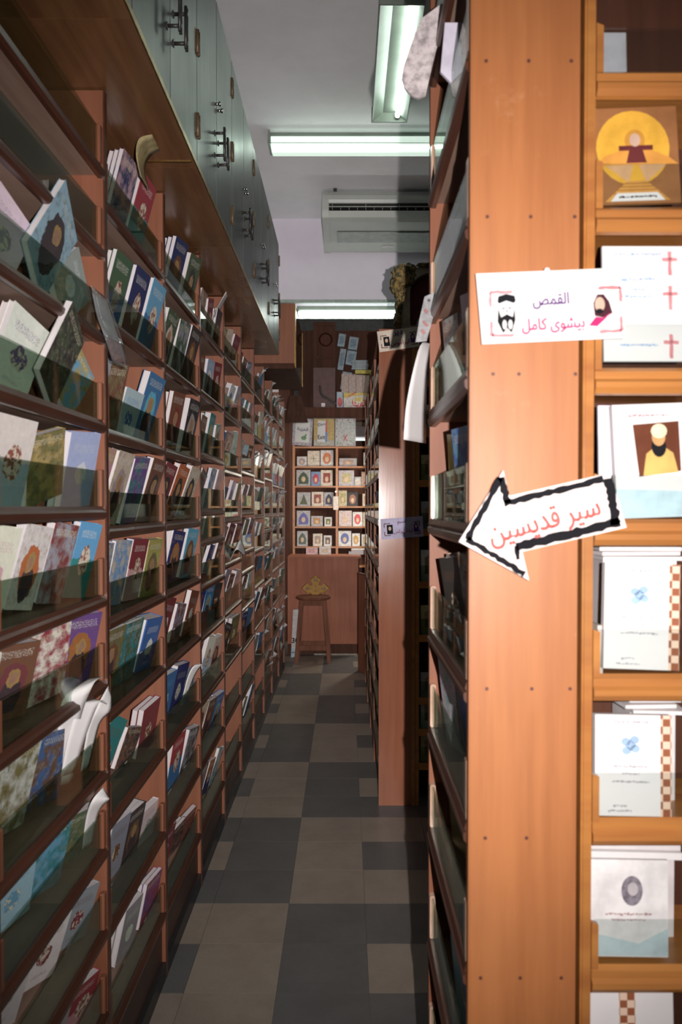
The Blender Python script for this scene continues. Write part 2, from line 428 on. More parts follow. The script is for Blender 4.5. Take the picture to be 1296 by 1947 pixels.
def cell(k, z, items, phi, lean, side='l'):
    """stand a row of booklets on the shelf at height z of bay k; they share one slant, so none cuts another.
    items: (wanted y or None, width, thickness of one, height, copies, roll, style, colour, accent)"""
    si = len(ZS[k]) - ZS[k].index(z)
    gap = min([q - z for q in ZS[k] + [2.6] if q > z + .05]) - .03
    tl, cl_ = math.tan(R(lean)), math.cos(R(lean)); ph = R(phi); s_, c_ = math.sin(ph), math.cos(ph)
    lo, hi = UP[k] + .006, UP[k+1] - .028
    rows = []
    for f in (1, .92, .84, .76, .68):
        rows = []
        for (y, wd, th, ht, n, roll, sty, col, acc) in items:
            wd *= f; rr = abs(R(roll)); ht = min(ht, gap/cl_ if rr < .02 else max((gap/cl_ - wd*math.sin(rr))/math.cos(rr), .11))
            ex = wd*math.cos(rr)/2 + ht*math.sin(rr)/2; T = n*th + (n-1)*.0015
            if 2*ex*s_ + T*c_ + .1*tl > .150: n = max(1, int(((.150 - .1*tl - 2*ex*s_)/c_ + .0015)/(th + .0015))); T = n*th + (n-1)*.0015
            half = ex*c_ + T*s_/2
            rows.append([y, half, wd, th, ht, n, roll, sty, col, acc, T, ex])
        if sum(2*q[1] + .004 for q in rows) <= hi - lo: break
    while sum(2*q[1] + .004 for q in rows) > hi - lo: rows.pop()
    e_ = lo
    for q in rows: q[0] = max(q[0], e_ + q[1] + .002); e_ = q[0] + q[1] + .002
    e_ = hi
    for q in rows[::-1]: q[0] = min(q[0], e_ - q[1] - .002); e_ = q[0] - q[1] - .002
    rows = [(q[0], *q[2:]) for q in rows]
    for (y, wd, th, ht, n, roll, sty, col, acc, T, ex) in rows:
        # front-most corner just behind the glass at the height of its rim
        need = 2*ex*s_ + T*c_ + .1*tl; q_ = rows.index((y, wd, th, ht, n, roll, sty, col, acc, T, ex))
        back = min(max(.150 - need, 0), max(len(rows) - 1 - q_, 0)*.017)
        x = -.613 - ex*s_ - T*c_/2 - .096*tl - .001 - back
        nn = SAY.get(col, col)
        lab = f'{nn} booklet {STY[sty]}{" among its copies" if n > 1 else ""}, {ORD[si]} shelf up, {ORD[NB-k]} bay from counter'
        for i in range(n):
            d = T/2 - th/2 - i*(th + .0015)
            px, py = x + c_*d, y - s_*d
            rr = R(roll); sh = -ht/2*math.sin(rr)        # keep the rolled booklet centred over its place
            yield (px - s_*0 + sh*math.cos(PI/2 - ph), py + sh*math.sin(PI/2 - ph), z), wd, th, ht*(1 - .01*i), PI/2 - ph, R(lean), rr, sty, col, acc, lab

B0 = {2.0: [(4, 30, 365, 'title', 'white', 'grey', 1, .02, 28), (104, 160, 500, 'title', 'grey', 'white', 1, .01, 62)],
      1.78: [(6, 72, 600, 'title', 'white', 'purple', 2, .008, 18), (120, 168, 700, 'scene', 'sky', 'yellow', 1, .008, 42)],
      1.566: [(10, 74, 782, 'split', 'pale blue', 'white', 1, .01, 3), (74, 120, 840, 'scene', 'olive', 'yellow', 1, .01, -18), (98, 148, 796, 'title', 'pale blue', 'white', 2, .01, -4)],
      1.347: [(2, 58, 972, 'split', 'pink', 'white', 1, .008, 4), (50, 88, 975, 'title', 'white', 'pink', 2, .012, 8), (70, 120, 972, 'portrait', 'white', 'orange', 1, .012, 10), (104, 160, 970, 'scene', 'maroon', 'grey', 1, .012, 8), (136, 196, 966, 'split', 'teal', 'sky', 1, .01, 8)],
      1.135: [(4, 52, 1232, 'split', 'pink', 'white', 2, .008, 6), (58, 102, 1212, 'portrait', 'brown', 'maroon', 1, .015, 4), (100, 134, 1188, 'scene', 'white', 'red', 1, .008, -6), (136, 196, 1160, 'portrait', 'purple', 'orange', 1, .014, 3)],
      .91: [(10, 90, 1408, 'scene', 'white', 'olive', 1, .01, 6), (86, 140, 1380, 'scene', 'blue', 'brown', 2, .012, 8), (146, 196, 1368, 'scene', 'brown', 'olive', 1, .012, 8)],
      .715: [(10, 48, 1690, 'scene', 'pink', 'red', 1, .02, -6), (50, 82, 1625, 'title', 'pale blue', 'sky', 1, .01, -4), (84, 138, 1556, 'scene', 'teal', 'sky', 2, .014, 6), (152, 194, 1545, 'scene', 'olive', 'green', 1, .014, 8)],
      .51: [(60, 108, 1745, 'title', 'white', 'grey', 2, .01, 14), (100, 150, 1712, 'title', 'white', 'maroon', 1, .012, 14), (122, 172, 1690, 'title', 'grey', 'maroon', 1, .01, 12)],
      .30: [(10, 60, 1830, 'title', 'white', 'grey', 2, .012, 12), (62, 104, 1790, 'title', 'grey', 'dark', 1, .02, 14), (132, 176, 1868, 'split', 'pink', 'red', 1, .01, 6)]}
B1 = {2.34: [(204, 246, 256, 'scene', 'navy', 'pink', 3, .008, 5), (232, 266, 302, 'split', 'teal', 'red', 1, .014, 8)],
      2.05: [(203, 238, 464, 'split', 'blue', 'green', 3, .008, 4), (250, 284, 530, 'split', 'brown', 'navy', 3, .008, 4), (284, 310, 560, 'split', 'blue', 'sky', 1, .012, 6)],
      1.765: [(201, 228, 690, 'title', 'grey', 'maroon', 1, .01, 0), (228, 258, 712, 'scene', 'olive', 'brown', 1, .016, -6), (262, 284, 762, 'title', 'pale blue', 'blue', 3, .008, 6), (280, 310, 736, 'portrait', 'blue', 'sky', 1, .012, 8)],
      1.517: [(202, 234, 856, 'scene', 'yellow', 'pink', 1, .014, 4), (224, 256, 866, 'portrait', 'cream', 'grey', 1, .012, 4), (246, 272, 876, 'scene', 'teal', 'purple', 1, .01, -4), (276, 302, 880, 'portrait', 'brown', 'dark', 1, .012, 4)],
      1.283: [(202, 228, 1034, 'scene', 'olive', 'pale blue', 1, .01, 0), (222, 248, 1030, 'scene', 'sky', 'cream', 2, .008, 3), (240, 266, 1028, 'split', 'pink', 'maroon', 1, .012, 3), (262, 290, 1026, 'portrait', 'yellow', 'olive', 1, .012, 0)],
      1.045: [(203, 226, 1196, 'portrait', 'olive', 'brown', 2, .009, -4), (222, 250, 1184, 'scene', 'green', 'teal', 2, .009, -4), (274, 302, 1166, 'title', 'blue', 'white', 1, .024, 2)],
      .77: [(206, 250, 1360, 'title', 'teal', 'brown', 3, .008, 30), (226, 262, 1392, 'scene', 'brown', 'dark', 2, .009, 18), (252, 292, 1336, 'title', 'maroon', 'brown', 2, .012, -12)],
      .495: [(212, 234, 1560, 'title', 'grey', 'brown', 2, .014, 0), (228, 256, 1546, 'portrait', 'dark', 'brown', 1, .022, -2), (246, 278, 1590, 'title', 'white', 'grey', 1, .01, -4)],
      .225: [(222, 250, 1720, 'title', 'grey', 'white', 2, .012, 0), (248, 298, 1664, 'scene', 'purple', 'red', 2, .009, -3)]}
B2 = {2.34: [(312, 344, 428, 'portrait', 'navy', 'brown', 3, .01, 0), (348, 374, 478, 'portrait', 'green', 'dark', 1, .012, 0)],
      2.05: [(313, 340, 566, 'portrait', 'green', 'cream', 1, .013, 8), (336, 358, 594, 'scene', 'grey', 'green', 1, .01, 0), (354, 380, 620, 'portrait', 'dark', 'brown', 1, .01, 6)],
      1.765: [(312, 336, 740, 'portrait', 'brown', 'maroon', 3, .011, 0), (340, 366, 752, 'portrait', 'dark', 'grey', 1, .013, 3)],
      1.517: [(312, 332, 868, 'portrait', 'brown', 'dark', 2, .009, 12), (330, 350, 872, 'portrait', 'maroon', 'dark', 1, .012, 12), (346, 364, 874, 'portrait', 'orange', 'dark', 1, .012, 12), (360, 379, 876, 'portrait', 'cream', 'dark', 1, .012, 12)],
      1.283: [(312, 342, 1000, 'portrait', 'navy', 'orange', 1, .018, 8), (336, 356, 998, 'portrait', 'sky', 'brown', 1, .01, 5)],
      1.045: [(316, 334, 1150, 'scene', 'grey', 'pale blue', 1, .012, 0), (326, 350, 1130, 'title', 'maroon', 'white', 2, .009, 14), (340, 360, 1142, 'scene', 'grey', 'maroon', 1, .014, 8), (354, 376, 1118, 'title', 'brown', 'grey', 1, .01, 10)],
      .77: [(315, 330, 1276, 'scene', 'teal', 'green', 1, .012, -4), (322, 338, 1270, 'title', 'blue', 'sky', 1, .012, -3), (332, 354, 1255, 'title', 'navy', 'grey', 1, .014, 4), (344, 368, 1268, 'scene', 'blue', 'cream', 1, .016, 12)],
      .495: [(315, 338, 1400, 'split', 'blue', 'red', 2, .014, -8), (340, 372, 1376, 'scene', 'dark', 'grey', 1, .014, 8)],
      .225: [(318, 342, 1560, 'title', 'maroon', 'white', 1, .018, -8), (334, 352, 1570, 'scene', 'brown', 'dark', 2, .009, -6), (352, 374, 1550, 'scene', 'brown', 'maroon', 1, .01, -4)]}
for k, tab in ((0, B0), (1, B1), (2, B2)):
    for z, lst in tab.items():
        items = []
        for (xl, xr, yt, sty, col, acc, n, th, roll) in lst:
            y = .655*F/(VX - (xl + xr)/2); ht = min(max(((VY - yt)*y/F + CH - z)*1.03, .12), .235)
            items.append((y, (.138 if k == 0 else .118), th*(2.0 if k == 0 and n == 1 else 1.6 if k == 0 else 2.1 if n == 1 else 1.6), ht, n, roll*.8, sty, col, acc))
        for b_ in cell(k, z, items, {0: 13, 1: 9, 2: 8}[k] + rnd.uniform(-3, 3), rnd.uniform(11, 16)):
            book(*b_[:-1], label=b_[-1], group='booklets on the aisle wall bookcases')
book((-.635, 1.665, 2.0), .155, .014, .205, PI/2, R(12.5), R(34), 'portrait', 'pale blue', 'dark', label='large pale blue booklet with dark group portrait tipping over its glass, ninth shelf up', group='booklets on the aisle wall bookcases')
book((-.634, 1.72, 1.78), .135, .016, .195, PI/2, R(12.5), R(30), 'scene', 'green', 'dark', label='dark green landscape booklet tipping over its glass, eighth shelf up, tenth bay', group='booklets on the aisle wall bookcases')
# bays further down: the same kinds of booklets, fuller and untidier
pal = ['white', 'white', 'grey', 'cream', 'brown', 'white', 'grey', 'cream', 'maroon', 'brown', 'dark', 'white', 'pale blue', 'blue', 'teal', 'olive', 'navy']
_old = ['white', 'pale blue', 'blue', 'teal', 'navy', 'red', 'brown', 'cream', 'grey', 'grey', 'dark', 'maroon', 'green', 'olive', 'white', 'sky', 'brown', 'cream']
far = bmesh.new()
FARM = [plain('far_pages', (.66, .63, .64), .6), plain('far_cover_brown', (.2, .11, .08), .4), plain('far_cover_blue', (.1, .2, .32), .4),
        plain('far_cover_grey', (.34, .34, .35), .3), plain('far_cover_cream', (.55, .48, .38), .4), plain('far_cover_green', (.1, .17, .13), .4)]
for k in range(3, NB):
    for z in ZS[k]:
        if z < .6 and rnd.random() < .3: continue
        y = UP[k] + .06; items = []; used = set()
        while y < UP[k+1] - .08:
            y += rnd.uniform(.07, .15) if z > .9 else rnd.uniform(.08, .24)
            col = rnd.choice(pal); sty = rnd.choice(list(COV)); t_ = 0
            while (col, sty) in used and t_ < 30: col = rnd.choice(pal); sty = rnd.choice(list(COV)); t_ += 1
            used.add((col, sty))
            items.append((y, rnd.uniform(.10, .13), rnd.choice((.014, .018, .024, .030)), rnd.uniform(.16, .215), rnd.choice((1, 1, 2, 2)), rnd.gauss(3, 7), sty, col, None))
        for b_ in cell(k, z, items, rnd.uniform(4, 14), rnd.uniform(9, 16)):
            if k <= 5 and NBOOK < 300: book(*b_[:-1], label=b_[-1], group='booklets on the aisle wall bookcases'); continue
            pos, wd, th, ht, al, lean, roll = b_[:7]
            b2 = bmesh.new(); box(b2, -.5, .5, -.5, -.4, 0, 1, rnd.randrange(1, 6)); box(b2, -.492, .49, -.4, .5, .01, .99, 0)
            lift = abs(math.sin(roll))*wd/2 + abs(math.sin(lean))*th/2 + .001
            b2.transform(Matrix.Translation((pos[0], pos[1], pos[2] + lift)) @ Matrix.Rotation(al, 4, 'Z') @ Matrix.Rotation(lean, 4, 'X') @ Matrix.Rotation(roll, 4, 'Y') @ Matrix.Diagonal((wd, th, ht, 1)))
            t2 = bpy.data.meshes.new('t'); b2.to_mesh(t2); b2.free(); far.from_mesh(t2); bpy.data.meshes.remove(t2)
for _ in range(46):
    y = rnd.uniform(UP[6], UP[10] - .1); z = rnd.choice(STD) + rnd.uniform(.1, .17); x = -.605; a_ = rnd.uniform(.03, .09); l_ = rnd.uniform(.05, .1)
    vs = [far.verts.new(p) for p in ((x, y, z), (x, y + l_, z + .01), (x + .025, y + l_*.9, z + a_*.6), (x + .02, y + .01, z + a_*.5), (x + .06*rnd.random(), y + l_*.7, z + a_), (x + .055, y + .02, z + a_*.8))]
    far.faces.new([vs[0], vs[1], vs[2], vs[3]]).material_index = 0; far.faces.new([vs[3], vs[2], vs[4], vs[5]]).material_index = 0
fo = obj('booklets_in_far_bays', mesh('booklets_in_far_bays', far, *FARM)); tag(fo, 'crowded rows of booklets in the bookcase bays near the counter', 'booklets', None, 'stuff')
print('books', NBOOK)

# loose papers, curled pages and film sleeves on the left shelves
def curl(name, pts, width_vec, mat, th=.0006, parent=None):
    """a sheet: a profile of 3d points swept along width_vec (a vector, or one per point)"""
    bm = bmesh.new(); n = len(pts)
    wv = width_vec if isinstance(width_vec, list) else [width_vec]*n
    A = [Vector(p) for p in pts]; 
    # smooth profile by Catmull-Rom
    def cr(L, t):
        i = min(int(t), len(L)-2); f = t - i; p0, p1, p2, p3 = L[max(i-1, 0)], L[i], L[i+1], L[min(i+2, len(L)-1)]
        return .5*((2*p1) + (p2-p0)*f + (2*p0-5*p1+4*p2-p3)*f*f + (-p0+3*p1-3*p2+p3)*f**3)
    WV = [Vector(v) for v in wv]; m = 14; rows = []
    for i in range(m + 1):
        t = i*(n-1)/m*.99999; p, v = cr(A, t), cr(WV, t); rows.append([bm.verts.new(p + v*(j/4)) for j in range(5)])
    for i in range(m):
        for j in range(4): bm.faces.new([rows[i][j], rows[i+1][j], rows[i+1][j+1], rows[i][j+1]]).smooth = True
    me = mesh(name, bm, mat); o = obj(name, me, parent)
    so = o.modifiers.new('thickness', 'SOLIDIFY'); so.thickness = th; so.offset = 0
    return o

def Pp(px, py, X):      # a pixel seen on the plane X = const
    Y = X*F/(px - VX); return P(px, py, Y)
tag(curl('curled_page', [Pp(100, 1500, -.66), Pp(106, 1400, -.64), Pp(118, 1330, -.62), Pp(166, 1292, -.60)], [(.03, .035, 0), (.035, .04, .01), (.05, .05, .02), (.03, .03, .0)], WHITE), 'white sheaf of pages curling out above the brown booklet, tenth bay', 'paper')
tag(curl('curled_page', [Pp(112, 1480, -.64), Pp(128, 1400, -.62), Pp(150, 1345, -.60), Pp(178, 1330, -.585)], [(.02, .03, 0), (.03, .04, 0), (.03, .05, 0), (.02, .03, -.02)], WHITE), 'white page folded outward in front of the curling sheaf', 'paper')
tag(curl('curled_page', [Pp(150, 1470, -.63), Pp(164, 1390, -.61), Pp(182, 1345, -.59), Pp(204, 1305, -.58)], [(.01, .03, 0), (.015, .04, 0), (.02, .04, -.02), (.005, .01, -.03)], WHITE), 'white page corner pointing up beside the curling sheaf', 'paper')
tag(curl('curled_page', [Pp(152, 1620, -.64), Pp(160, 1560, -.62), Pp(172, 1525, -.60), Pp(193, 1500, -.585)], [(.015, .03, 0), (.02, .03, 0), (.03, .03, -.01), (.01, .01, -.03)], WHITE), 'white page curling out of the green-brown booklet, third shelf up', 'paper')
tag(curl('curled_page', [Pp(345, 1330, -.63), Pp(355, 1290, -.61), Pp(366, 1268, -.59), Pp(381, 1262, -.57)], [(.01, .03, 0), (.02, .05, 0), (.03, .05, 0), (.0, .01, -.03)], WHITE), 'white page bent over the glass lip, third shelf up, eighth bay', 'paper')
tag(curl('curled_page', [Pp(430, 1085, -.62), Pp(440, 1060, -.60), Pp(450, 1045, -.57), Pp(466, 1058, -.55)], [(.0, .08, .02), (.0, .09, .04), (.01, .08, .05), (.0, .02, .02)], WHITE), 'white pages fanning out over the glass in the sixth bay from the counter', 'paper')
tag(curl('curled_page', [Pp(406, 600, -.62), Pp(420, 575, -.60), Pp(432, 555, -.57), Pp(445, 540, -.55)], [(.0, .09, .0), (.0, .1, .01), (.0, .1, .01), (.0, .05, 0)], SHEET), 'sheaf of pale pages fanned out under the cupboards, seventh bay', 'paper')
# film sleeve hanging on the first upright, with two cards in it
sl = curl('plastic_sleeve', [Pp(176, 545, -.595), Pp(186, 600, -.58), Pp(200, 640, -.56), Pp(216, 690, -.575)], [(.012, .1, -.01), (.016, .11, 0), (.012, .12, 0), (.01, .1, 0)], FILM, .001)
tag(sl, 'clear plastic sleeve holding pictures, hung from the upright of the tenth bay', 'plastic sleeve')
curl('picture', [Pp(178, 560, -.597), Pp(187, 600, -.583), Pp(200, 638, -.563)], [(.01, .08, 0), (.014, .09, 0), (.01, .09, 0)], plain('sleeve_picture', (.42, .40, .42), .4, .5, .35, 14), .0008, sl)
curl('picture', [Pp(203, 640, -.561), Pp(209, 662, -.566), Pp(215, 684, -.573)], [(.01, .07, 0), (.01, .07, 0), (.01, .07, 0)], plain('sleeve_picture_red', (.35, .16, .16), .4, .5, .45, 22), .0008, sl)
tag(curl('printed_sheet', [Pp(270, 340, -.56), Pp(262, 300, -.57), Pp(268, 270, -.56), Pp(292, 262, -.53)], [(.0, .1, .0), (0, .1, 0), (0, .12, 0), (0, .1, 0)], plain('yellow_print', (.5, .42, .22), .35, .6, .4, 9), .0008), 'yellow and white printed sheet curled under the wall cupboards', 'paper')

# ------------------------------------------------------------------ wall cupboards above the bookcases
ZB, ZT, XD, PC = 2.61, 3.345, -.452, .76
def rod(bm, pts, r, n=8):
    for a, b in zip(pts, pts[1:]): tube(bm, a, b, r, n)
hb = bmesh.new()
for dy in (-.006, .006): tube(hb, (.034, dy, -.055), (.034, dy, .055), .0042, 8)
for dz in (-.038, .038):
    tube(hb, (0, 0, dz), (.038, 0, dz), .005, 8); tube(hb, (0, 0, dz), (.003, 0, dz), .010, 10)
handle_me = mesh('handle', hb, BLACKM)
hg = bmesh.new(); tube(hg, (.004, 0, -.035), (.004, 0, .035), .005, 8); box(hg, 0, .002, -.018, .018, -.03, .03)
hinge_me = mesh('hinge', hg, BRONZE)
kn = bmesh.new(); tube(kn, (0, 0, 0), (.012, 0, 0), .005, 8); tube(kn, (.012, 0, 0), (.02, 0, 0), .008, 10); knob_me = mesh('knob', kn, CHROME)
dw = PC/2 - .009
door_me = mesh('door', mk(box, -.018, 0, -dw/2, dw/2, ZB + .012, ZT - .006), GREY)
for i in range(6):
    y0 = .99 + PC*i; e = empty('wall_cupboard', (XD, y0 + PC/2, 0))
    tag(e, 'grey two-door wall cupboard above the bookcases, ' + ('at the end nearest the counter' if i == 5 else f'{ORD[6-i]} from the end nearest the counter'), 'cupboard', 'wall cupboards in a row')
    bobj('carcass', DARKW, e, (-.33, -.02, -PC/2, PC/2, ZB + .012, ZT))
    bobj('underside_board', UNDER, e, (-.33, -.001, -PC/2 + .0005, PC/2 - .0005, ZB - .006, ZB + .011))
    bobj('trim_strip', BRASS, e, (-.001, .003, -PC/2, PC/2, ZB - .007, ZB + .008))
    if i == 1: bobj('seam_strip', BRASS, e, (-.3, -.01, .33, .338, ZB - .0085, ZB - .006))
    for s in (-1, 1):
        d = obj('door', door_me, e, (0, s*PC/4, 0))
        obj('handle', handle_me, d, (0, -s*(dw/2 - .035), ZB + .215))
        for zz in (ZB + .12, ZB + .37, ZB + .62): obj('hinge', hinge_me, d, (0, s*(dw/2 - .004), zz))
        obj('knob', knob_me, d, (0, -s*(dw/2 - .02), ZB + .36))
# display cabinet hung further on
e = empty('hanging_cabinet', (-.58, 6.75, 0)); tag(e, 'small wooden hanging cabinet with gold edge strips beside the strip light', 'cabinet')
bobj('body', SALMON, e, (-.2, .193, -.55, .55, 2.66, 3.11)); bobj('bottom_board', DARKW, e, (-.2, .193, -.545, .55, 2.62, 2.659))
for yy in (-.54, -.47, .50): bobj('gold_strip', BRASS, e, (.193, .199, yy, yy + .03, 2.64, 3.11))
bobj('glass_door', glass('cabinet_glass', (.35, .35, .33)), e, (.193, .196, -.435, .495, 2.64, 3.1))
sg = bmesh.new(); prism(sg, [(-.56, 0), (-.35, 0), (-.42, .26), (-.52, .26)], lambda a, b, d: (a, d + .25*b, 2.36 + b), 7.62, 7.65)
tag(obj('tilted_panel', mesh('tilted_panel', sg, GLOSSW)), 'dark glossy tilted panel under the hanging cabinet, catching the flash', 'panel')

# ------------------------------------------------------------------ ceiling fixtures and air conditioner
def fixture(name, loc, L, wd, rz, label, mt, n=2, drop=.0):
    e = empty(name, loc, rz); tag(e, label, 'light', None)
    bm = bmesh.new(); h = .10
    prism(bm, [(-wd/2, -h), (-wd/2 + .006, -h), (-wd*.18, -.035), (wd*.18, -.035), (wd/2 - .006, -h), (wd/2, -h), (wd*.24, 0), (-wd*.24, 0)], lambda a, b, d: (d, a, b), -L/2, L/2)
    obj('reflector', mesh('reflector', bm, ENAMEL), e)
    for s in (-1, 1): bobj('end_cap', ENAMEL, e, (s*L/2 - .006, s*L/2 + .006, -wd/2, wd/2, -h, 0))
    for i in range(n):
        yy = -.22*wd if n == 1 else (-.25 + .5*i)*wd
        bm = bmesh.new(); tube(bm, (-L/2 + .03, yy, -.068), (L/2 - .03, yy, -.068), .016, 12); t = obj('tube', mesh('tube', bm, mt), e)
        for s in (-1, 1): obj('lamp_holder', mesh('lamp_holder', mk(tube, (s*(L/2 - .03), yy, -.068), (s*(L/2 - .006), yy, -.068), .017, 10), ENAMEL), t)
    return e
fixture('ceiling_light', (.10, 6.22, CEIL - .002), 1.34, .21, 0, 'long ceiling light with an added glowing face fixed across the aisle before the air conditioner', TUBEM, 0)
fixture('ceiling_light', (.305, 5.12, CEIL - .002), 1.34, .25, PI/2, 'single-tube ceiling light with a dull reflector running along the aisle', TUBEM, 1)
fixture('ceiling_light', (1.9, 5.3, CEIL - .002), 1.34, .22, 0, 'twin-tube ceiling light over the side aisle on the right', TUBEM)
fixture('ceiling_light', (.35, .9, CEIL - .002), 1.34, .22, PI/2, 'twin-tube ceiling light over the entrance end of the aisle', TUBEM)
_cf = [o for o in C.objects if o.name.startswith('ceiling_light')][0]
bm = bmesh.new(); prism(bm, [(-.10, -.11), (-.112, -.055), (-.06, -.03), (.06, -.03), (.10, -.055), (.09, -.115), (-.02, -.135)], lambda a, b, d: (d, a, b), -.655, .655)
obj('added_glow_face', mesh('added_glow_face', bm, emit('reflector_glow', (.72, .88, .76), .82)), _cf)  # added glowing face, its emission stands in for the reflector lit by its tube
obj('light_strip', mesh('light_strip', mk(tube, (-.65, -.085, -.123), (.65, -.085, -.123), .009, 8), TUBEM), _cf)
# bare strip light on the header
e = empty('strip_light', (.13, 7.93, 3.44)); tag(e, 'bright bare strip light under the wall header above the counter', 'light')
bobj('batten', ENAMEL, e, (-.6, .6, .0, .035, .036, .075))
obj('tube', mesh('tube', mk(tube, (-.585, -.005, 0), (.585, -.005, 0), .021, 14), TUBEB), e)
obj('tube', mesh('tube', mk(tube, (-.585, .03, -.02), (.585, .03, -.02), .019, 14), TUBEB), e)
for s in (-1, 1): bobj('lamp_holder', ENAMEL, e, (s*.595 - .012, s*.595 + .012, -.02, .045, -.04, .05))
# light behind the counter, hidden by the bookcases
e = empty('counter_light', (.62, 9.3, 1.78)); tag(e, 'short strip light over the counter shelves behind the bookcase', 'light')
bobj('batten', ENAMEL, e, (-.02, .02, -.32, .32, .025, .06)); obj('tube', mesh('tube', mk(tube, (0, -.3, 0), (0, .3, 0), .018, 12), emit('counter_tube', (1, .90, .74), 260.0)), e)
for yy in (-.25, .25): bobj('hanging_rod', ENAMEL, e, (-.006, .006, yy - .006, yy + .006, .06, 2.593))

e = empty('air_conditioner', (-.208, 7.2, 4.0)); tag(e, 'grey-white ceiling air conditioner with a dark louvre slot', 'air conditioner')
prof = [(7.25, 4.350), (7.205, 4.30), (7.20, 4.262), (7.21, 4.236), (7.24, 4.230), (7.24, 4.176), (7.215, 4.170), (7.225, 4.115), (7.27, 4.09), (7.45, 4.088), (7.78, 4.078), (7.80, 4.07), (7.90, 4.03), (7.94, 4.03), (7.96, 4.08), (7.96, 4.350)]
bm = bmesh.new(); prism(bm, prof, lambda a, b, d: (d, a - 7.2, b - 4.0), .06, 1.03); obj('casing', mesh('casing', bm, ACP), e)
full = [(7.25, 4.355), (7.20, 4.30), (7.195, 4.262), (7.205, 4.17), (7.22, 4.11), (7.27, 4.083), (7.45, 4.081), (7.78, 4.071), (7.90, 4.023), (7.95, 4.025), (7.965, 4.08), (7.965, 4.355)]
for a0, a1 in ((0, .06), (1.03, 1.09)):
    bm = bmesh.new(); prism(bm, full, lambda a, b, d: (d, a - 7.2, b - 4.0), a0, a1); bmesh.ops.bevel(bm, geom=bm.edges[:], offset=.004, segments=2, affect='EDGES'); obj('side_cover', mesh('side_cover', bm, ACP), e)
bobj('louvre_slot', DARK, e, (.062, 1.028, .02, .038, .178, .229))
for i in range(13): bobj('louvre', ACP, e, (.09 + i*.073, .093 + i*.073, .012, .03, .178, .20 if i % 4 else .229))
bobj('flap', ACP, e, (.063, 1.027, .004, .02, .200, .206))
bobj('intake_panel', plain('ac_panel_grey', (.36, .39, .36), .45), e, (.13, .97, .30, .57, .070, .079))
bobj('maker_label', plain('silver_label', (.6, .6, .6), .25), e, (.55, .66, .62, .66, .045, .055))
bobj('mounting_bracket', BLACKM, e, (.10, .13, .03, .06, .35, .372))

# ------------------------------------------------------------------ right: near unit (rack facing the aisle + rack facing the entrance)
XA, YN, YFR = .18, 1.19, 1.755           # aisle plane, end panel plane, far upright
ZR = [2.49, 2.235, 1.99, 1.77, 1.54, 1.305, 1.095, .88, .64, .40, .18]
HT = 2.75
def moulds(yl0, yl1, s):
    pass
ru = empty('book_rack', (XA, YN, 0)); tag(ru, 'tall orange wooden book rack whose bare end panel carries the arrow sign', 'rack')
ep = bobj('end_panel', ORANGE, ru, (.0, .158, .0, .022, 0, HT), bevel=.002)
nl = mesh('nail', mk(tube, (0, -.0006, 0), (0, .002, 0), .0028, 8), plain('nail_hole', (.10, .035, .025), .5))
for py, xs in ((125, (921, 1001, 1081)), (416, (924, 1006, 1089)), (712, (936, 985, 1092)), (1311, (926, 1012, 1085)), (1598, (924, 1003)), (1869, (916, 992, 1071))):
    for px in xs:
        p = P(px, py, YN); obj('nail', nl, ep, (p.x - XA, 0, p.z))
fe = bobj('far_side_panel', SALMON, ru, (.0, .158, YFR - YN, YFR - YN + .022, 0, HT))
bobj('back_panel', SALMON, ru, (.1515, .1575, .0222, YFR - YN + .022, 0, HT)); bobj('plinth', KICK, ru, (.012, .151, .022, YFR - YN, 0, .16))
Lr = YFR - YN - .022
for z in ZR:
    s_ = bobj('shelf', BOARD, ru, (.012, .1512, .022, .022 + Lr, z - .018, z))
    bm = bmesh.new(); prism(bm, [(.012, -.028), (.002, -.028), (-.004, -.022), (-.005, -.012), (.0, -.009), (-.003, -.004), (.0, .006), (.012, .006)], lambda a, b, d: (a, d, z + b), .022, .022 + Lr); obj('edge_moulding', mesh('edge_moulding', bm, MOULD), s_)
    bobj('glass_pane', GLASS, s_, (.004, .008, .024, .020 + Lr, z + .006, z + .095))
    for yy in (.024, .0 + Lr): bobj('glass_clip', CLIP, s_, (.0, .012, yy, yy + .022, z + .006, z + .098), bevel=.002)
# rack facing the entrance
rf = empty('display_rack', (.343, YN, 0)); tag(rf, 'orange wooden display rack facing the entrance, beside the end panel', 'rack')
bobj('side_post', MOULD2, rf, (.0, .016, -.006, .022, 0, HT), bevel=.003); bobj('side_panel', SALMON, rf, (.0, .02, .022, .2, 0, HT)); bobj('side_panel', SALMON, rf, (.70, .72, -.004, .2, 0, HT)); bobj('back_panel', DARKW, rf, (0, .72, .2, .21, 0, HT))
ZD = [P(1200, y, YN).z for y in (148, 402, 705, 992, 1288, 1565, 1850)] + [.63, .40, .15]
for z in ZD:
    s_ = bobj('shelf', MOULD2, rf, (.02, .70, .004, .2, z - .022, z - .004))
    bm = bmesh.new(); prism(bm, [(.004, -.036), (-.004, -.034), (-.010, -.026), (-.010, -.018), (-.004, -.013), (-.004, -.002), (.004, .004)], lambda a, b, d: (d, a, z + b), .017, .70); obj('edge_moulding', mesh('edge_moulding', bm, MOULD2), s_)
    gp = bobj('glass_pane', CLEARG, s_, (.026, .69, .006, .010, z - .004, z + .068))
    bm = bmesh.new(); prism(bm, [(.017, 0), (.027, 0), (.027, .066), (.017, .07)], lambda a, b, d: (a, d, z + b), -.004, .006); obj('glass_clip', mesh('glass_clip', bm, MOULD2), s_)
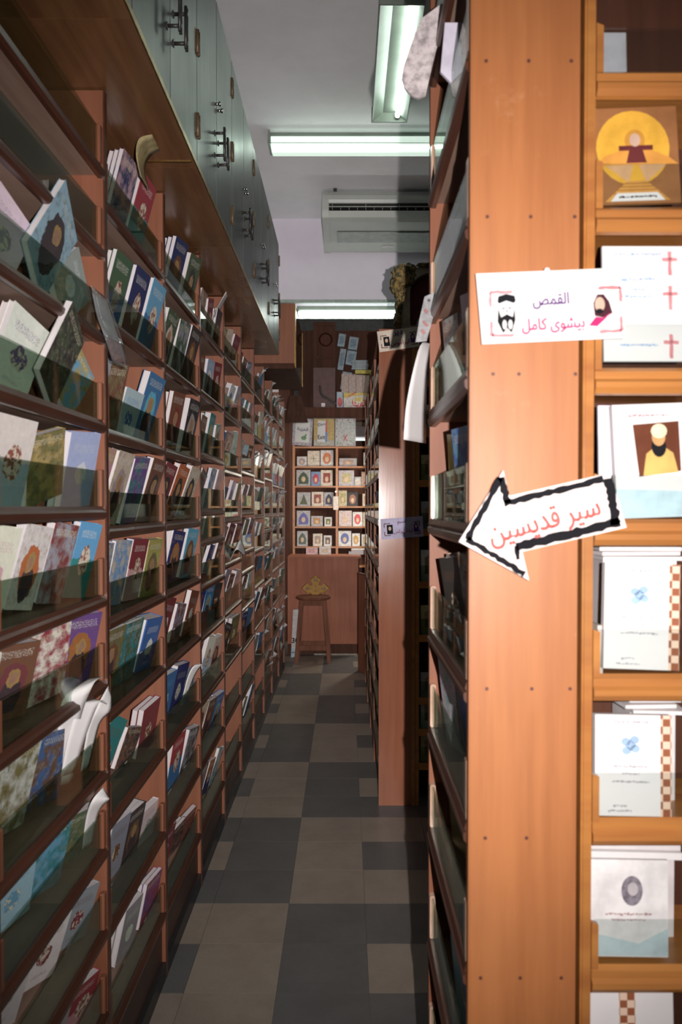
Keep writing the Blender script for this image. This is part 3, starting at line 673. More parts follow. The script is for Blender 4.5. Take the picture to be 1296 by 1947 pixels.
# cards and booklets standing in it
def card(name, c0, c1, Y, label, mat=WHITE, cat='booklet', th=.006, roll=0, lean=-4):
    """upright booklet facing the entrance; c0, c1 = top-left and bottom-right pixels"""
    a, b = P(*c0, Y), P(*c1, Y); wd, ht = b.x - a.x, a.z - b.z
    bm = bmesh.new(); box(bm, -wd/2, wd/2, 0, th, 0, ht)
    o = obj(name, mesh(name, bm, mat), None, ((a.x + b.x)/2, Y, b.z), (R(lean), R(roll), 0)); tag(o, label, cat); return o, wd, ht
YC = YN + .02
# 1 mandala card
o, wd, ht = card('picture_card', (1126, 205), (1290, 392), YC, 'brown picture card with a robed figure before a golden disc', plain('card_brown', (.34, .15, .06), .3), 'card', roll=-2)
flat('disc', [ell(-.003, ht*.58, .054, .056, 28)], plain('gold_disc', (.80, .44, .06), .3), o, .0)
flat('hill', [[(-.062, ht*.40), (-.045, ht*.5), (-.018, ht*.56), (.02, ht*.56), (.048, ht*.48), (.062, ht*.40)]], plain('amber_hill', (.72, .33, .07), .35), o, .0006)
flat('wings', [[(-.045, ht*.40), (-.012, ht*.22), (-.004, ht*.40)], [(.045, ht*.40), (.014, ht*.22), (.004, ht*.40)]], plain('peach_wing', (.72, .42, .22), .4), o, .0010)
flat('robe', [[(-.024, ht*.60), (.026, ht*.60), (.026, ht*.55), (.011, ht*.55), (.016, ht*.42), (-.014, ht*.42), (-.009, ht*.55), (-.024, ht*.55)]], plain('maroon_robe', (.14, .03, .03), .4), o, .0012)
flat('halo', [ell(.0, ht*.655, .015, .016, 20)], plain('halo_ochre', (.62, .30, .05), .4), o, .0011); flat('head', [ell(.0, ht*.655, .008, .010, 16)], SKIN, o, .0018)
flat('steps', [[(-.048, .004), (.048, .004), (.014, ht*.235), (-.014, ht*.235)]], plain('step_gold', (.66, .33, .08), .4), o, .0008)
for q in (.25, .45, .65, .85): flat('step_line', [[(-.044 + q*.03, ht*.06 + ht*.17*q), (.044 - q*.03, ht*.06 + ht*.17*q), (.044 - q*.03, ht*.068 + ht*.17*q), (-.044 + q*.03, ht*.068 + ht*.17*q)]], plain('step_brown', (.36, .14, .04), .5), o, .0014)
flat('caption_strip', [[(-.04, .004), (.04, .004), (.03, .016), (-.03, .016)]], WHITE, o, .0016); flat('caption', squiggle(0, .010, .055, .004), BLACKP, o, .0022)
# 2 white booklet, blue lines and pink crosses
o, wd, ht = card('booklet', (1146, 466), (1300, 688), YC + .004, 'white booklet with faint blue lines and a column of pink crosses', WHITE)
for q, ww, hh in ((.93, .07, .004), (.71, .05, .006), (.62, .02, .004), (.56, .04, .005), (.14, .055, .004)): flat('print_line', squiggle(-.008, ht*q, ww, hh), PBLUE, o, .0004)
flat('rule', [[(-wd*.35, ht*.89), (wd*.3, ht*.89), (wd*.3, ht*.887), (-wd*.35, ht*.887)]], PBLUE, o, .0004)
for q in (.86, .56, .14): flat('printed_cross', [stroke((wd*.33, ht*q - .02), (wd*.33, ht*q + .016), .005, .2, 6), stroke((wd*.33 - .011, ht*q + .004), (wd*.33 + .011, ht*q + .004), .005, .2, 6)], PPINK, o, .0004)
# 3 white book with a photograph
o2, w2, h2 = card('booklet', (1138, 770), (1176, 905), YC + .03, 'plain pale booklet standing behind the book with the photograph', plain('pale_lilac', (.7, .68, .78), .5))
o, wd, ht = card('book', (1174, 766), (1310, 984), YC + .004, 'white book with a brown photograph of a robed man in yellow', WHITE, 'book', .014, roll=-2)
flat('photograph', [[(-.018, ht*.36), (wd*.42, ht*.40), (wd*.42, ht*.84), (-.024, ht*.82)]], plain('photo_brown', (.13, .04, .02), .3), o, .0004)
flat('vestment', [[(-.012, ht*.365), (-.006, ht*.56), (.008, ht*.62), (.02, ht*.62), (.034, ht*.56), (.04, ht*.39)]], plain('vestment_yellow', (.62, .40, .12), .4), o, .0009)
flat('beard', [ell(.013, ht*.62, .011, .016, 14)], BLACKP, o, .0014); flat('head', [ell(.013, ht*.70, .010, .013, 14)], plain('photo_skin', (.55, .3, .12), .5), o, .0018); flat('cap', [ell(.014, ht*.755, .012, .011, 14)], plain('photo_cap', (.8, .68, .45), .5), o, .0022)
flat('title_line', squiggle(.0, ht*.90, .06, .005), PPINK, o, .0004); flat('lower_panel', [[(-wd/2, .001), (wd/2, .001), (wd/2, ht*.22), (-wd/2, ht*.26)]], plain('panel_ice', (.55, .72, .80), .5), o, .0003)
# 4, 5 white books with a blue emblem and a patterned strip
PAT = G('pattern_strip'); _c = PAT.map(PAT.coord(), (90, 0, 90)); _n = PAT.n('ShaderNodeTexChecker'); PAT.l(_c, _n.inputs[0]); _n.inputs['Scale'].default_value = 1.0
_n.inputs[1].default_value = (.75, .55, .42, 1); _n.inputs[2].default_value = (.28, .09, .04, 1); PAT = PAT.fin(_n.outputs[0], .5)
def emblem_book(c0, c1, lab, rl):
    o, wd, ht = card('book', c0, c1, YC + .004, lab, WHITE, 'book', .014, roll=rl)
    ex, ez = -.004, ht*.70
    flat('emblem', [ell(ex + .006, ez + .008, .007, .006, 12), ell(ex - .007, ez + .005, .007, .006, 12), ell(ex + .007, ez - .005, .007, .006, 12), ell(ex - .006, ez - .008, .007, .006, 12), [(ex - .009, ez), (ex, ez - .009), (ex + .009, ez), (ex, ez + .009)]], plain('emblem_blue', (.36, .52, .74), .8, .1), o, .0004)
    for q, ww in ((.93, .055), (.49, .05), (.42, .025), (.34, .055), (.10, .02), (.05, .035)): flat('print_line', squiggle(-.004 if q > .2 else -.02, ht*q, ww, .0045), plain('grey_print', (.36, .34, .38), .6), o, .0004)
    flat('patterned_strip', [[(wd*.36, 0), (wd*.5, 0), (wd*.5, ht), (wd*.36, ht)]], PAT, o, .0004); return o
emblem_book((1148, 1072), (1292, 1274), 'white book with a blue emblem under a heap of papers, beside patterned strip', 2)
emblem_book((1134, 1364), (1280, 1556), 'white book with a blue emblem on the lower shelf, patterned strip beside it', 1)
p = P(1137, 1100, YC + .02); bk_ = bobj('booklet', plain('thin_white', (.7, .62, .55), .5), None, (p.x, p.x + .008, YC + .02, YC + .09, P(0, 1180, YC + .02).z, p.z + .01)); tag(bk_, 'thin booklet standing edge-on beside the blue emblem book', 'booklet')
bk_.location.z -= (P(0, 1180, YC + .02).z - (ZD[4] - .004))
def pile(c0, c1, n, lab, Y=YC + .06):
    a, b = P(*c0, Y), P(*c1, Y); dz = (a.z - b.z)/n
    for i in range(n):
        bm = bmesh.new(); box(bm, 0, b.x - a.x, 0, .11, 0, dz*.8)
        o = obj('paper_stack', mesh('paper_stack', bm, (WHITE, SHEET)[i % 2]), None, (a.x + rnd.uniform(-.008, .008), Y + rnd.uniform(0, .02), b.z + i*dz), (0, 0, R(rnd.uniform(-5, 5)))); tag(o, lab, 'paper stack', lab)
for (c0, c1, n, lab, zi) in (((1146, 1030), (1300, 1066), 4, 'sheaf of white papers lying above the upper blue emblem book', 4), ((1200, 1325), (1300, 1360), 4, 'sheaf of white papers lying above the lower blue emblem book', 5), ((1122, 1606), (1300, 1640), 2, 'white packet lying above the sheet with the oval portrait', 6)):
    pile(c0, c1, n, lab)
    # support block of stacked booklets beneath the loose sheaf
    a = P(*c1, YC + .06); zb = ZD[zi] - .004
    b_ = bobj('booklet_block', SHEET, None, (P(c0[0] + 6, 0, YC + .06).x, .52, YC + .075, YC + .16, zb, a.z - .001)); tag(b_, 'block of packed booklets carrying the ' + lab.split(' lying')[0] + ' over ' + lab.split('above ')[1], 'booklets')
# 6 sheet with an oval portrait
o, wd, ht = card('folded_sheet', (1124, 1645), (1276, 1828), YC + .004, 'white folded sheet with an oval grey portrait and a pale blue point', plain('sheet_white', (.78, .76, .76), .45), 'paper', roll=1)
flat('portrait', [ell(.005, ht*.68, .016, .022, 22)], plain('portrait_grey', (.25, .22, .26), .5, .5, .3, 90), o, .0006); flat('portrait_face', [ell(.006, ht*.70, .008, .010, 14)], plain('portrait_light', (.5, .46, .48), .5), o, .0011)
flat('print_line', squiggle(.0, ht*.44, .07, .005) + squiggle(.0, ht*.38, .05, .004), plain('brown_print', (.4, .25, .25), .5), o, .0005)
flat('blue_point', [[(-wd/2, .002), (wd/2, .002), (wd/2, ht*.30), (.015, ht*.14), (-wd/2, ht*.25)]], plain('mist_blue', (.55, .66, .70), .5), o, .0004)
o, wd, ht = card('book', (1112, 1882), (1290, 2060), YC + .004, 'white book with a narrow patterned strip on the lowest shelf in view', WHITE, 'book', .012); o.location.z = ZD[7] - .004 if abs(o.location.z - ZD[7]) < .05 else o.location.z
flat('patterned_strip', [[(-.012, 0), (.012, 0), (.012, ht), (-.012, ht)]], PAT, o, .0004); flat('print_line', squiggle(-.045, ht*.93, .04, .01) + squiggle(.055, ht*.93, .03, .01), plain('dark_print', (.2, .15, .17), .5), o, .0005)
o, wd, ht = card('booklet', (1140, 0), (1186, 104), YC + .01, 'pale grey booklet on the topmost shelf in view', plain('pale_grey_cover', (.55, .53, .58), .5))
for z0, zi in ((0, 0),): o.location.z = ZD[0] - .003
# small booklets in the aisle side of the near rack
cells = [(1.99, [(1.50, 'grey', 'scene'), (1.62, 'white', 'title')]), (2.235, [(1.58, 'grey', 'scene'), (1.45, 'dark', 'title')]), (1.77, [(1.46, 'white', 'title'), (1.60, 'grey', 'scene'), (1.32, 'dark', 'split')]),
         (1.54, [(1.42, 'blue', 'scene'), (1.52, 'teal', 'split'), (1.60, 'yellow', 'title')]), (1.305, [(1.36, 'grey', 'scene'), (1.47, 'brown', 'split'), (1.56, 'dark', 'title'), (1.62, 'yellow', 'split')]),
         (1.095, [(1.40, 'blue', 'title'), (1.52, 'white', 'title'), (1.60, 'pale blue', 'scene')]), (.88, [(1.36, 'white', 'title'), (1.52, 'green', 'scene'), (1.60, 'olive', 'title')]), (.64, [(1.42, 'sky', 'title'), (1.55, 'dark', 'scene'), (1.32, 'white', 'split')]), (.40, [(1.5, 'blue', 'scene'), (1.38, 'white', 'title')])]
for z, L in cells:
    for (y, col, sty) in L:
        ph = R(rnd.uniform(6, 16)); wd = .11; ln_ = R(rnd.uniform(5, 10))
        ix = len(ZR) - ZR.index(z)
        book((XA + .022 + .1*math.tan(ln_) + wd/2*math.sin(ph) + rnd.uniform(0, .03), y, z), wd, rnd.choice((.012, .02)), rnd.uniform(.15, .185), -PI/2 + ph, ln_, R(rnd.uniform(-6, 6)), sty, col, flip=True, label=f'{SAY.get(col, col)} booklet {STY[sty]} behind glass, {ORD[ix]} shelf of the arrow-sign rack', group='booklets in the near rack')
# things poking out of the top shelf
sc = [(0, 0)] + [(.0 + .055*math.sin(t) + .006*math.sin(9*t), -.12 + .06*math.cos(t + .2)) for t in [PI*.5 + i*.13 for i in range(14)]]
bm = bmesh.new(); top = P(862, 40, 1.6)
outl = [(818 - 26 - 22*math.cos(t)*(1 + .06*math.sin(8*t)), 140 + 44*math.sin(t)*(1 + .06*math.cos(7*t))) for t in [i*PI/12 for i in range(-1, 10)]]
outl = [(830, 60), (800, 60)] + outl[:] + [(806, 188)]
outl = [(842, 30), (796, 60), (776, 108), (764, 140), (762, 156), (768, 172), (780, 184), (796, 190), (808, 186), (816, 150), (826, 110), (842, 70)]
prism(bm, [(P(x, y, 1.62).x, P(x, y, 1.62).z) for x, y in outl], lambda a, b, d: (a, d - .25*(b - 2.5), b), 1.60, 1.606)
tag(obj('hanging_plaque', mesh('hanging_plaque', bm, plain('speckled_card', (.62, .55, .56), .7, .3, .3, 60))), 'speckled pale pink card with a scalloped edge jutting from the rack top', 'card')
bm = bmesh.new(); prism(bm, [(P(x, y, 1.45).x, P(x, y, 1.45).z) for x, y in ((842, 60), (882, 60), (880, 120), (866, 184), (834, 150))], lambda a, b, d: (a, d, b), 1.44, 1.447)
tag(obj('booklet', mesh('booklet', bm, plain('lilac_white', (.66, .63, .74), .5))), 'pale lilac booklet sticking up behind glass on the rack top', 'booklet')
# curled white poster and grey sign fixed to the far upright
X_, Y_ = .176, 1.752
tag(curl('curled_poster', [P(816, 655, 1.75), P(800, 655, 1.70), P(786, 700, 1.66), P(772, 770, 1.64), P(767, 836, 1.64)], [(.0, 0, 0), (.018, .02, -.02), (.032, .05, 0), (.048, .09, .0), (.054, .10, 0)], WHITE, .0008), 'blank white poster curling away from the near rack upright', 'poster')
bm = bmesh.new(); q = [(P(x, y, 1.70).x, P(x, y, 1.70).z) for x, y in ((806, 566), (830, 556), (822, 606), (810, 650), (789, 652), (797, 606))]
prism(bm, q, lambda a, b, d: (a, d, b), 1.70, 1.7015); so_ = obj('hanging_sign', mesh('hanging_sign', bm, plain('grey_sign', (.33, .33, .34), .3, .5, .25, 40))); tag(so_, 'grey laminated sign pinned to the near rack upright, seen edge-on', 'sign')
pp = P(814, 574, 1.698); bm = bmesh.new(); tube(bm, pp, pp + Vector((0, -.004, 0)), .003, 8); obj('pin', mesh('pin', bm, CHROME), so_)
bm = bmesh.new()
for (x0, y0, x1, y1) in ((806, 590, 812, 596), (803, 612, 812, 622), (800, 628, 806, 636)):
    a, b = P(x0, y0, 1.6985), P(x1, y1, 1.6985); prism(bm, stroke((a.x, a.z), (b.x, b.z), .006, .4, 4), lambda u, v, d: (u, d, v), 1.698, 1.6995)
obj('faded_print', mesh('faded_print', bm, plain('faded_red', (.3, .12, .12), .5)), so_)

# ------------------------------------------------------------------ signs
def sign(name, corners, Y, label, mat, th=.0012):
    pts = [P(x, y, Y) for x, y in corners]; c = sum(pts, Vector())/4
    ang = math.atan2((pts[1].z - pts[0].z), (pts[1].x - pts[0].x))
    loc = [((p.x - c.x)*math.cos(-ang) - (p.z - c.z)*math.sin(-ang), (p.x - c.x)*math.sin(-ang) + (p.z - c.z)*math.cos(-ang)) for p in pts]
    bm = bmesh.new(); prism(bm, loc, lambda a, b, d: (a, d, b), 0, th)
    o = obj(name, mesh(name, bm, mat), None, (c.x, Y, c.z), (0, -ang, 0)); tag(o, label, 'sign'); return o, F/Y
def corners_border(o, x0, x1, z0, z1, t, off, mat):
    for sx, x in ((1, x0), (-1, x1)):
        for sz, z in ((1, z0), (-1, z1)):
            flat('corner_mark', [stroke((x, z), (x + sx*(x1-x0)*.17, z), t, .35, 6), stroke((x, z), (x, z + sz*(z1-z0)*.33), t, .35, 6)], mat, o, off)
o, k = sign('name_sign', ((903, 523), (1176, 512), (1186, 644), (915, 656)), 1.17, 'white printed name card with two portraits tacked above the arrow sign', WHITE)
u = lambda px: px/k
corners_border(o, u(-114), u(132), u(-52), u(30), u(6), .0003, PPINK)
lettering('lettering', 'القمص', PURPLEP, o, u(0), u(10), u(68), .0006, R(1), hs=1.25)
lettering('lettering', 'بيشوى كامل', PINKP, o, u(3), u(-36), u(118), .0006, R(1), hs=1.25)
bx_, bz_ = u(-84), u(-8)
flat('portrait_beard', [[(bx_ - u(16), bz_ + u(8)), (bx_ - u(18), bz_ - u(18)), (bx_ - u(8), bz_ - u(40)), (bx_, bz_ - u(30)), (bx_ + u(8), bz_ - u(40)), (bx_ + u(16), bz_ - u(16)), (bx_ + u(15), bz_ + u(8)), (bx_ + u(11), bz_ - u(10)), (bx_, bz_ - u(4)), (bx_ - u(11), bz_ - u(10))]], BLACKP, o, .0004)
flat('portrait_beard_light', [ell(bx_ - u(5), bz_ - u(24), u(4), u(9), 10), ell(bx_ + u(6), bz_ - u(24), u(4), u(9), 10)], WHITE, o, .0009)
flat('portrait_hat', [[(bx_ - u(17), bz_ + u(20)), (bx_ - u(15), bz_ + u(30)), (bx_, bz_ + u(34)), (bx_ + u(16), bz_ + u(30)), (bx_ + u(18), bz_ + u(20)), (bx_ + u(14), bz_ + u(16)), (bx_, bz_ + u(21)), (bx_ - u(14), bz_ + u(16))]], BLACKP, o, .0004)
flat('portrait_eyes', [stroke((bx_ - u(9), bz_ + u(7)), (bx_ - u(3), bz_ + u(7)), u(2.4), .2, 3), stroke((bx_ + u(3), bz_ + u(7)), (bx_ + u(9), bz_ + u(7)), u(2.4), .2, 3), stroke((bx_, bz_ + u(5)), (bx_ + u(1), bz_ - u(2)), u(2), .2, 3)], BLACKP, o, .0005)
bx_, bz_ = u(96), u(-2)
flat('portrait_hair', [[(bx_ - u(14), bz_ - u(20)), (bx_ - u(16), bz_ + u(4)), (bx_ - u(8), bz_ + u(20)), (bx_ + u(4), bz_ + u(20)), (bx_ + u(14), bz_ + u(6)), (bx_ + u(20), bz_ - u(16)), (bx_ + u(4), bz_ - u(24))]], plain('hair_print', (.07, .02, .03), .8, .1), o, .0004)
flat('portrait_face', [ell(bx_ - u(4), bz_ + u(1), u(9.5), u(14), 14)], SKIN, o, .0009)
flat('portrait_beard', [ell(bx_ - u(5), bz_ - u(12), u(7), u(5), 12)], BLACKP, o, .0012)
flat('portrait_robe', [[(bx_ - u(26), bz_ - u(38)), (bx_ - u(12), bz_ - u(22)), (bx_ + u(2), bz_ - u(24)), (bx_ + u(18), bz_ - u(14)), (bx_ + u(4), bz_ - u(28)), (bx_ - u(10), bz_ - u(40))]], PINKP, o, .0006)
pn = bmesh.new(); tube(pn, (u(-6), -.004, u(66)), (u(-6), 0, u(66)), u(5), 10); obj('pin', mesh('pin', pn, WHITE), o)

# arrow
AW = ((872, 1030), (956, 894), (968, 943), (1158, 899), (1191, 1003), (993, 1049), (1006, 1104)); AY = 1.165
cA = P(1030, 985, AY); kA = F/AY
lc = lambda x, y: ((x - 1030)/kA, (985 - y)/kA)
bm = bmesh.new(); prism(bm, [lc(*p) for p in AW], lambda a, b, d: (a, d, b), 0, .0015)
o = obj('arrow_sign', mesh('arrow_sign', bm, plain('arrow_card', (.78, .70, .68), .5, .3, .04, 8)), None, cA); tag(o, 'white cut-out arrow sign with ragged black border pointing into the aisle', 'sign')
cz_ = lambda x, y: lc(860 + x*.3364, 800 + y*.3364)
flat('black_border', [stroke(cz_(82, 672), cz_(272, 322), 34/kA*.3364, .35, 14), stroke(cz_(272, 320), cz_(312, 468), 40/kA*.3364, .35, 8), stroke(cz_(290, 468), cz_(850, 330), 36/kA*.3364, .3, 20),
                      stroke(cz_(882, 325), cz_(922, 590), 52/kA*.3364, .35, 14), stroke(cz_(945, 570), cz_(360, 715), 50/kA*.3364, .3, 22), stroke(cz_(360, 705), cz_(372, 785), 24/kA*.3364, .3, 6), stroke(cz_(408, 868), cz_(80, 668), 30/kA*.3364, .4, 18)], BLACKP, o, .0003)
a, b = cz_(520, 575); lettering('lettering', 'سير قديسين', plain('coral_print', (.58, .12, .11), .8, .1), o, a, b, 640*.3364/kA, .0007, R(15), hs=1.3)

# ------------------------------------------------------------------ right: far rack (second row) with its end panel
XB, YB, HB = .173, 4.28, 2.50
re_ = empty('book_rack', (XB, YB, 0)); tag(re_, 'tall reddish book rack along the aisle whose end panel carries two small name signs', 'rack')
bobj('end_panel', ENDFAR, re_, (0, .172, 0, .022, 0, HB)); bobj('end_moulding', MOULD2, re_, (.172, .190, -.004, .022, 0, HB))
bobj('back_panel', DARKW, re_, (.16, .168, .022, 3.08, 0, HB)); bobj('top_board', SALMON, re_, (0, .172, .022, 3.08, HB - .02, HB)); bobj('plinth', KICK, re_, (.012, .16, .022, 3.08, 0, .16))
ZQ = [2.25, 2.0, 1.75, 1.5, 1.25, 1.0, .75, .5, .25]; PB = .76
for i in range(1, 5): bobj('side_panel', SALMON, re_, (0, .16, i*PB + .005, i*PB + .025, 0, HB - .02))
for i in range(4):
    for z in ZQ:
        y0, y1 = i*PB + .026, (i+1)*PB + .004
        s_ = bobj('shelf', BOARD, re_, (.01, .16, y0, y1, z - .018, z)); bobj('edge_moulding', MOULD, s_, (-.003, .01, y0, y1, z - .026, z + .006))
        bobj('glass_pane', GLASS, s_, (.003, .007, y0, y1, z + .006, z + .095))
for i in range(4):
    for z in ZQ:
        if rnd.random() < .55:
            y = YB + i*PB + rnd.uniform(.12, .5); col = rnd.choice(pal); sty = rnd.choice(list(COV)); ph = R(rnd.uniform(4, 14)); ln_ = R(rnd.uniform(6, 13))
            book((XB + .02 + .1*math.tan(ln_) + .055*math.sin(ph), y, z), .11, .014, rnd.uniform(.15, .185), -PI/2 + ph, ln_, R(rnd.uniform(-7, 7)), sty, col, flip=True, label=f'{SAY.get(col, col)} booklet {STY[sty]}, {ORD[9 - ZQ.index(z)]} shelf up, {ORD[i+1]} bay behind the small signs', group='booklets in the far rack')
# rack facing the cross aisle, beside that end panel
rd = empty('display_rack', (.365, YB, 0)); tag(rd, 'shadowed wooden display rack facing the cross aisle beside the small signs', 'rack')
for x in (.0, .72, 1.44): bobj('side_panel', MOULD2, rd, (x, x + .02, -.003, .2, 0, HB))
bobj('back_panel', DARKW, rd, (0, 1.46, .2, .21, 0, HB)); bobj('top_board', SALMON, rd, (0, 1.46, -.003, .2, HB - .02, HB))
ZE = [P(790, y, YB).z for y in (1330, 1210, 1108, 1008, 915, 820, 725)]
for z in ZE + [.22, .40]:
    for x in (.02, .74):
        s_ = bobj('shelf', BOARD, rd, (x, x + .70, .004, .2, z - .018, z)); bobj('edge_moulding', MOULD2, s_, (x, x + .70, -.005, .004, z - .03, z + .006)); bobj('glass_pane', GLASS, s_, (x, x + .70, .004, .008, z + .006, z + .09))
cc = [('pale yellow', (.5, .42, .2)), ('cream', (.55, .5, .4)), ('white', (.7, .68, .66)), ('pale blue', (.4, .48, .58)), ('grey', (.4, .4, .42)), ('dark green', (.06, .14, .1))]
for j, z in enumerate(sorted(ZE + [.22, .40])):
    for i in range(9):
        nm, col = cc[(i + 2*j) % 6]; x = .365 + .032 + .155*i + (.02 if i > 4 else 0); ww = .105; hh = rnd.uniform(.13, .17)
        if x + ww > 1.8 or (x < 1.105 < x + ww + .01): continue
        o = bobj('card', plain('card_' + nm.replace(' ', '_'), col, .5) if 'card_' + nm.replace(' ', '_') not in bpy.data.materials else bpy.data.materials['card_' + nm.replace(' ', '_')], None, (0, ww, 0, .006, 0, hh))
        o.location = (x, YB + .03, z + .001); o.rotation_euler = (R(-6), 0, 0); tag(o, f'{nm} card on the {ORD[j+1]} shelf up of the shadowed display rack', 'card', 'cards on the shadowed display rack')
        fx = rnd.choice((PBLUE, PPINK, BLUEP)); flat('picture', [[(ww*.2, hh*.25), (ww*.8, hh*.25), (ww*.8, hh*.75), (ww*.5, hh*.88), (ww*.2, hh*.75)]], plain('card_art_%d' % (i % 4), [(.3, .2, .1), (.2, .12, .1), (.1, .15, .25), (.3, .1, .1)][i % 4], .5) if 'card_art_%d' % (i % 4) not in bpy.data.materials else bpy.data.materials['card_art_%d' % (i % 4)], o, .0)

def small_sign(corners, label, l1, l2, c1, c2, bg):
    o, k = sign('name_sign', corners, YB - .012, label, bg)
    wd = (corners[1][0] - corners[0][0])/k; u = lambda f: f*wd
    corners_border(o, u(-.42), u(.42), u(-.16), u(.12), u(.022), .0006, plain('sign_corner_dark', (.16, .06, .07), .6))
    lettering('lettering', l1, c1, o, 0, u(.135), u(.2), .001, hs=1.0); lettering('lettering', l2, c2, o, u(.03), u(-.09), u(.46), .001, hs=1.1)
    flat('portrait', [[(u(-.36), u(-.13)), (u(-.22), u(-.13)), (u(-.22), u(.09)), (u(-.36), u(.09))]], BLACKP, o, .0005); flat('portrait_face', [ell(u(-.29), u(.0), u(.035), u(.05), 12)], SKIN, o, .0012)
    flat('portrait', [[(u(.28), u(-.12)), (u(.40), u(-.12)), (u(.38), u(.06)), (u(.33), u(.11)), (u(.28), u(.04))]], PURPLEP, o, .0005); flat('portrait_face', [ell(u(.335), u(.015), u(.028), u(.04), 12)], SKIN, o, .0012)
    return o
small_sign(((716, 632), (796, 622), (796, 660), (721, 671)), 'small cream name sign at the top of the far end panel', 'دير', 'البراموس', PURPLEP, plain('wine_print', (.25, .06, .08), .6), plain('cream_sign', (.66, .56, .46), .5))
small_sign(((723, 987), (803, 981), (805, 1020), (725, 1026)), 'small lilac name sign halfway down the far end panel', 'قسم', 'البابا كيرلس', plain('plum_print', (.12, .05, .12), .6), plain('wine_print2', (.25, .06, .1), .6), plain('lilac_sign', (.42, .38, .56), .5))

# ornate gilt frame standing on that rack
e = empty('ornate_frame', (.265, 4.40, HB + .004)); tag(e, 'ornate carved gilt frame with a dark red lining standing on the far rack', 'frame')
GILT = G('gilt_carving'); _v = GILT.coord(); _n = GILT.noise(_v, 38, 4, .7); GILT = GILT.fin(GILT.mix(GILT.ss(_n, .4, .62), (.05, .055, .03), (.34, .22, .07)), .45, .5, _n, 1.0, .02)
STONE = plain('gilt_plain', (.34, .26, .17), .45, .5, .2, 14)
def arch(wd, ht, n=14): return [(wd, 0)] + [(wd/2 + wd/2*math.cos(PI*i/n), ht - wd/2*.8 + wd/2*.8*math.sin(PI*i/n)) for i in range(n + 1)] + [(0, 0)]
hole = [(.075 + a, .03 + b) for a, b in arch(.26, .28)]
bm = bmesh.new()
A_ = [(.41, 0)] + [(.41, .30), (.34, .345)] + [(.34 - .27*i/10, .345 - .012*math.sin(PI*i/10*3)) for i in range(1, 11)] + [(.0, .30), (0, 0)]
# frame face as a ring of quads between outer outline and opening
no = 40
def samp(poly, n):
    P_ = poly + [poly[0]]; Ls = [math.dist(P_[i], P_[i+1]) for i in range(len(poly))]; T = sum(Ls); out = []
    for q in range(n):
        t = q/n*T; i = 0
        while t > Ls[i]: t -= Ls[i]; i += 1
        f_ = t/Ls[i] if Ls[i] else 0; out.append((P_[i][0] + (P_[i+1][0]-P_[i][0])*f_, P_[i][1] + (P_[i+1][1]-P_[i][1])*f_))
    return out
cx_, cz2 = .205, .16
def radial(poly, ang):
    best = None; d = (math.cos(ang), math.sin(ang))
    for i in range(len(poly)):
        (x1, y1), (x2, y2) = poly[i], poly[(i+1) % len(poly)]; ex, ey = x2-x1, y2-y1; den = d[0]*ey - d[1]*ex
        if abs(den) < 1e-9: continue
        t = ((x1-cx_)*ey - (y1-cz2)*ex)/den; s_ = ((x1-cx_)*d[1] - (y1-cz2)*d[0])/den
        if t > 0 and -1e-6 <= s_ <= 1 + 1e-6 and (best is None or t > best): best = t
    return (cx_ + d[0]*best, cz2 + d[1]*best)
rings = []
for (poly, yy) in ((A_, 0), (A_, -.05), (hole, -.05), (hole, .0)):
    rings.append([bm.verts.new((p[0], yy, p[1])) for p in [radial(poly, 2*PI*i/48 + .01) for i in range(48)]])
for r in range(3):
    for i in range(48): bm.faces.new([rings[r][i], rings[r][(i+1) % 48], rings[r+1][(i+1) % 48], rings[r+1][i]])
obj('moulded_face', mesh('moulded_face', bm, STONE), e)
bobj('lining', plain('red_velvet', (.10, .012, .014), .9), e, (.02, .39, .0, .012, .0, .31))
def carve(cx, cz, rx, rz, nm='carved_scroll'):
    bm = bmesh.new(); bmesh.ops.create_icosphere(bm, subdivisions=3, radius=1)
    for v in bm.verts:
        d = 1 + .16*math.sin(v.co.x*9 + cx*50)*math.sin(v.co.z*8 + cz*30) + .1*math.sin(v.co.y*11)
        v.co = Vector((cx + v.co.x*rx*d, -.055 + v.co.y*.035*d, cz + v.co.z*rz*d))
    for f in bm.faces: f.smooth = True
    obj(nm, mesh(nm, bm, GILT), e)
for a in ((.02, .295, .042, .045), (.055, .325, .05, .03), (.0, .24, .032, .05), (.025, .19, .03, .04), (.015, .13, .02, .05), (.01, .05, .022, .05), (.05, .28, .05, .05), (.17, .345, .06, .012), (.28, .345, .05, .013), (.38, .30, .04, .05), (.4, .2, .03, .05)): carve(*a)
v_ = bmesh.new(); prism(v_, [(0, 0), (.022, 0), (.026, .05), (.018, .075), (.008, .07), (.0, .04)], lambda a, b, d: (a, d, b), 0, .02)
tag(obj('figurine', mesh('figurine', v_, plain('grey_figurine', (.3, .36, .36), .4)), None, (.375, 4.36, HB)), 'small grey figurine standing before the red-lined frame', 'figurine')

